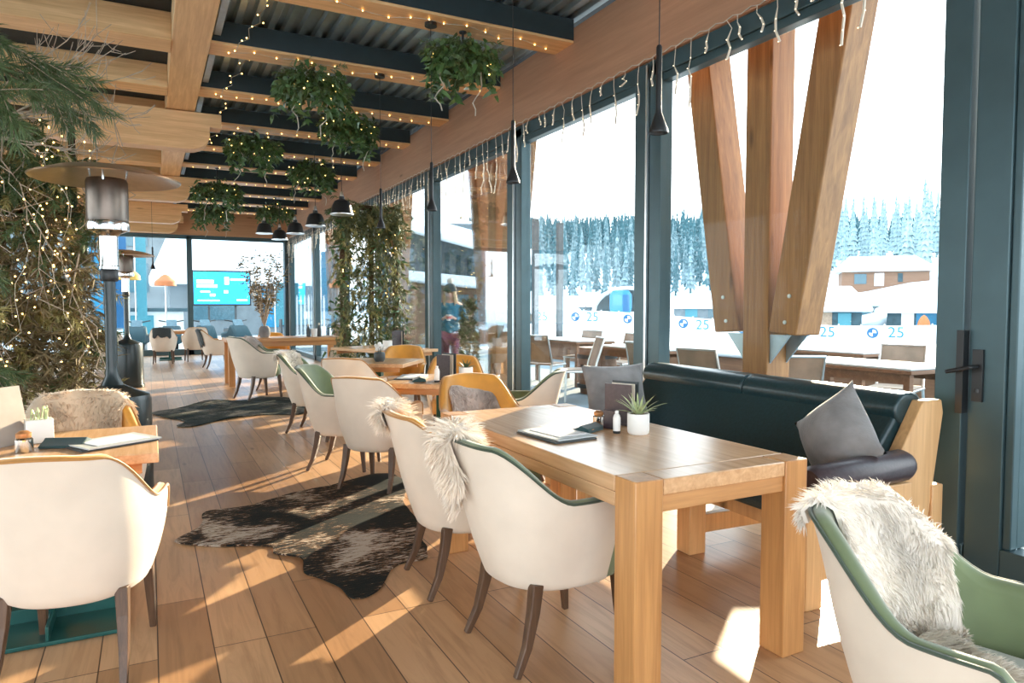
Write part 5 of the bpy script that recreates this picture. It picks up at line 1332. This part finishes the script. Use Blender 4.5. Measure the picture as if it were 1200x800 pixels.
# a row of snowmobiles parked outside the far glass
def sled():
    t = thing('snowmobile','dark teal snowmobile in the parked row, leftmost of the far bay','snowmobile',(0,0,0),0,'parked snowmobiles')
    b = MB(); b.prism([(.25,-.9),(.55,-1.0),(.62,-.2),(.85,.1),(.80,.35),(.5,.85),(.28,.95)],'y',-.27,.27); b.build('body', M['sledteal'], t, bevel=.06)
    b = MB(); b.prism([(.55,-1.0),(.72,-.95),(.74,-.3),(.62,-.18)],'y',-.18,.18); b.build('seat', M['black'], t, bevel=.04)
    b = MB(); b.prism([(.80,.12),(1.02,.0),(1.02,.03),(.82,.30)],'y',-.15,.15); b.build('windscreen', M['winglass'], t, smooth=0)
    b = MB(); b.prism([(.02,-.95),(.28,-1.05),(.3,.2),(.05,.1)],'y',-.2,.2); b.build('track', M['black'], t, bevel=.05)
    for s_ in (-1,1):
        b = MB(); b.prism([(.0,.1),(.03,.1),(.03,1.05),(.15,1.25),(.12,1.27),(.0,1.05)],'y',s_*.42-.06,s_*.42+.06); b.build('ski', M['orange'], t)
    b = MB(); b.tube([(-.1,-.36,1.0),(.02,-.1,.95),(.02,.1,.95),(-.1,.36,1.0)],.02,6); b.build('handlebar', M['black'], t)
    return t
S0 = sled(); S0.location = (-1.35,24.9,-.1); S0.rotation_euler = (0,0,D2R(-95))
for k,(x, y) in enumerate(((-.35,25.0),(.62,25.1),(1.6,25.2),(2.6,25.2))):
    copy_tree(S0, 'dark teal snowmobile in the parked row, %s from the left' % ['second','third','fourth','fifth'][k], (x,y,-.1), D2R(-95+5*k))
b = MB()
for k in range(11):
    x = -1.5+.14*k; b.prism([(0,x-.03),(1.75,x-.03),(1.9,x),(1.75,x+.03),(0,x+.03)],'y',.0,.02)
q = MB(); q.box(-.8,.1,.75,1.8,.05,.06); q.box(-1.65,.1,.5,.06,.4,1.0); q.box(.05,.1,.5,.06,.4,1.0)
placed('ski_rack',[('skis',b,M['paperw'],{'smooth':0}),('rack',q,M['postgrey'],{'smooth':0})],'rack of upright white skis beyond the far glass','ski rack',(5.9,26.5,-.1))
# ------------------------------------------------------------------ the passer-by outside
def skin(name, verts, edges, rads, mat, parent, sub=2):
    me = bpy.data.meshes.new(name); me.from_pydata(verts, edges, [])
    o = bpy.data.objects.new(name, me); COL.objects.link(o); o.parent = parent; me.materials.append(mat)
    m = o.modifiers.new('Skin','SKIN'); m.use_smooth_shade = True; m.branch_smoothing = .6
    for i, r_ in enumerate(rads):
        d = me.skin_vertices[0].data[i]; d.radius = r_ if hasattr(r_,'__len__') else (r_,r_); d.use_root = (i == 0)
    if sub:
        s_ = o.modifiers.new('Sub','SUBSURF'); s_.levels = sub; s_.render_levels = sub
    return o
M['skin'] = plain('skin', (.66,.40,.31), .55, 0, .05); M['hair'] = plain('blond_hair', (.66,.52,.36), .6, 0, .2, 40)
M['jacket'] = fabric('teal_blue_jacket', (.01,.16,.26), .7); M['plum'] = fabric('plum_trousers', (.22,.05,.10), .8); M['hat'] = fabric('dark_knit_hat', (.03,.04,.045), .95, 90)
P = thing('person','person in teal jacket and dark bobble hat with long blond hair holding a cup','person',(4.62,11.25,-.02),D2R(-118))
# facing +x locally, 1.68 m tall, walking, forearms raised to the chest
V = [(0,0,.95),(.0,0,1.12),(.01,0,1.28),(0,0,1.40),(.01,0,1.46),(.025,0,1.53),(.03,0,1.60),(.02,0,1.665)]
R_ = [(.12,.155),(.11,.135),(.115,.16),(.09,.15),(.05,.055),(.085,.075),(.095,.078),(.05,.045)]
E_ = [(0,1),(1,2),(2,3),(3,4),(4,5),(5,6),(6,7)]
def limb(start, pts, rs):
    p = start
    for q, r_ in zip(pts, rs): V.append(q); R_.append(r_); E_.append((p,len(V)-1)); p = len(V)-1
    return p
hands = {}
for s_ in (1,-1):
    hands[s_] = limb(3,[(0,.18*s_,1.38),(-.01,.23*s_,1.16),(.19,.13*s_,1.13),(.245,.085*s_,1.165),(.275,.055*s_,1.18)],[.055,.046,.034,.026,.024])
    st = .12*s_
    limb(0,[(.0,.09*s_,.88),(.05+st,.095*s_,.50),(-.02+st,.10*s_,.10),(.0+st,.10*s_,.045),(.14+st,.105*s_,.03)],[.085,.060,.042,.040,.032])
    w_ = hands[s_]; b0 = Vector(V[w_])
    for k in range(4):
        o_ = Vector((.012,-.012*s_,.022-.016*k)); a = b0+o_
        limb(w_,[tuple(a),tuple(a+Vector((.026,-.022*s_,.0))),tuple(a+Vector((.030,-.046*s_+.004*k*s_,.0)))],[.0085,.008,.007])
    limb(w_,[tuple(b0+Vector((-.01,-.012*s_,.026))),tuple(b0+Vector((.004,-.034*s_,.040)))],[.010,.008])
body = skin('body', V, E_, R_, M['skin'], P, 1)
fc = MB()
fc.ball((.117,0,1.575),.016,8,6,(1,.8,1.3)); body_nose = fc.build('nose', M['skin'], P)
ey = MB(); ey.ball((.108,.032,1.605),.010,8,6); ey.ball((.108,-.032,1.605),.010,8,6); ey.build('eyes', M['black'], P)
mo = MB(); mo.ball((.108,0,1.535),.016,8,6,(.4,1.4,.35)); mo.build('mouth', M['red'], P)
er = MB(); er.ball((.02,.083,1.59),.024,8,6,(.7,.4,1.2)); er.ball((.02,-.083,1.59),.024,8,6,(.7,.4,1.2)); er.build('ears', M['skin'], P)
jv = [(0,0,.86),(0,0,1.0),(0,0,1.14),(.01,0,1.29),(0,0,1.40),(.01,0,1.465)]; jr = [(.155,.19),(.15,.18),(.14,.165),(.145,.185),(.11,.17),(.075,.075)]; je = [(i,i+1) for i in range(5)]
for s_ in (1,-1):
    p = 4
    for q, r_ in (((0,.195*s_,1.37),.075),((-.01,.24*s_,1.16),.065),((.18,.135*s_,1.13),.052),((.225,.10*s_,1.155),.045)):
        jv.append(q); jr.append(r_); je.append((p,len(jv)-1)); p = len(jv)-1
skin('jacket', jv, je, jr, M['jacket'], P, 1)
tv = [(0,0,.90)]; tr_ = [(.13,.165)]; te = []
for s_ in (1,-1):
    p = 0; st = .12*s_
    for q, r_ in (((0,.09*s_,.84),.10),((.05+st,.095*s_,.50),.075),((-.02+st,.10*s_,.12),.058)):
        tv.append(q); tr_.append(r_); te.append((p,len(tv)-1)); p = len(tv)-1
skin('trousers', tv, te, tr_, M['plum'], P, 1)
for s_ in (1,-1):
    st = .12*s_; skin('boot',[(-.03+st,.10*s_,.20),(-.01+st,.10*s_,.06),(.16+st,.105*s_,.042)],[(0,1),(1,2)],[.062,.060,.045],M['black'],P,1)
h = MB(); h.lathe([(.108,1.615),(.112,1.63),(.110,1.66),(.092,1.72),(.05,1.755),(0,1.762)],20,(.018,0,0),cap=False); hat = h.build('hat', M['hat'], P, smooth=80)
pb = MB(); pb.ball((.0,0,1.80),.052,12,8)
for i in range(160):
    a, e = rnd.random()*6.28, rnd.uniform(-1,1.4); d = (math.cos(a)*math.cos(e),math.sin(a)*math.cos(e),math.sin(e)); pb.blade((.045*d[0],.045*d[1],1.80+.045*d[2]),d,.022,.008)
pb.build('bobble', M['furwhite'], hat, fixn=False)
hr = MB()
for i in range(150):
    a = rnd.uniform(.75,2*PI-.75); x, y = .018+.098*math.cos(a), .098*math.sin(a); z1 = 1.13+.12*rnd.random()
    hr.tube([(x,y,1.66),(x*1.05,y*1.08,1.56),(x*1.1-.02,y*1.25,1.42),(x*1.2-.03,y*1.25,z1)],[.009,.011,.010,.004],4)
hr.build('hair', M['hair'], P, smooth=60)
c = MB(); c.lathe([(0,0),(.032,0),(.041,.10),(.043,.105),(0,.104)],16,cap=False); l_ = MB(); l_.lathe([(.0415,.03),(.0425,.075)],16,cap=False)
cup = thing('paper_cup','red and white paper cup held by the passer-by','cup',(4.62+.31*math.cos(D2R(-118)),11.25+.31*math.sin(D2R(-118)),1.10)); c.build('cup', M['white'], cup); l_.build('sleeve', M['red'], cup)
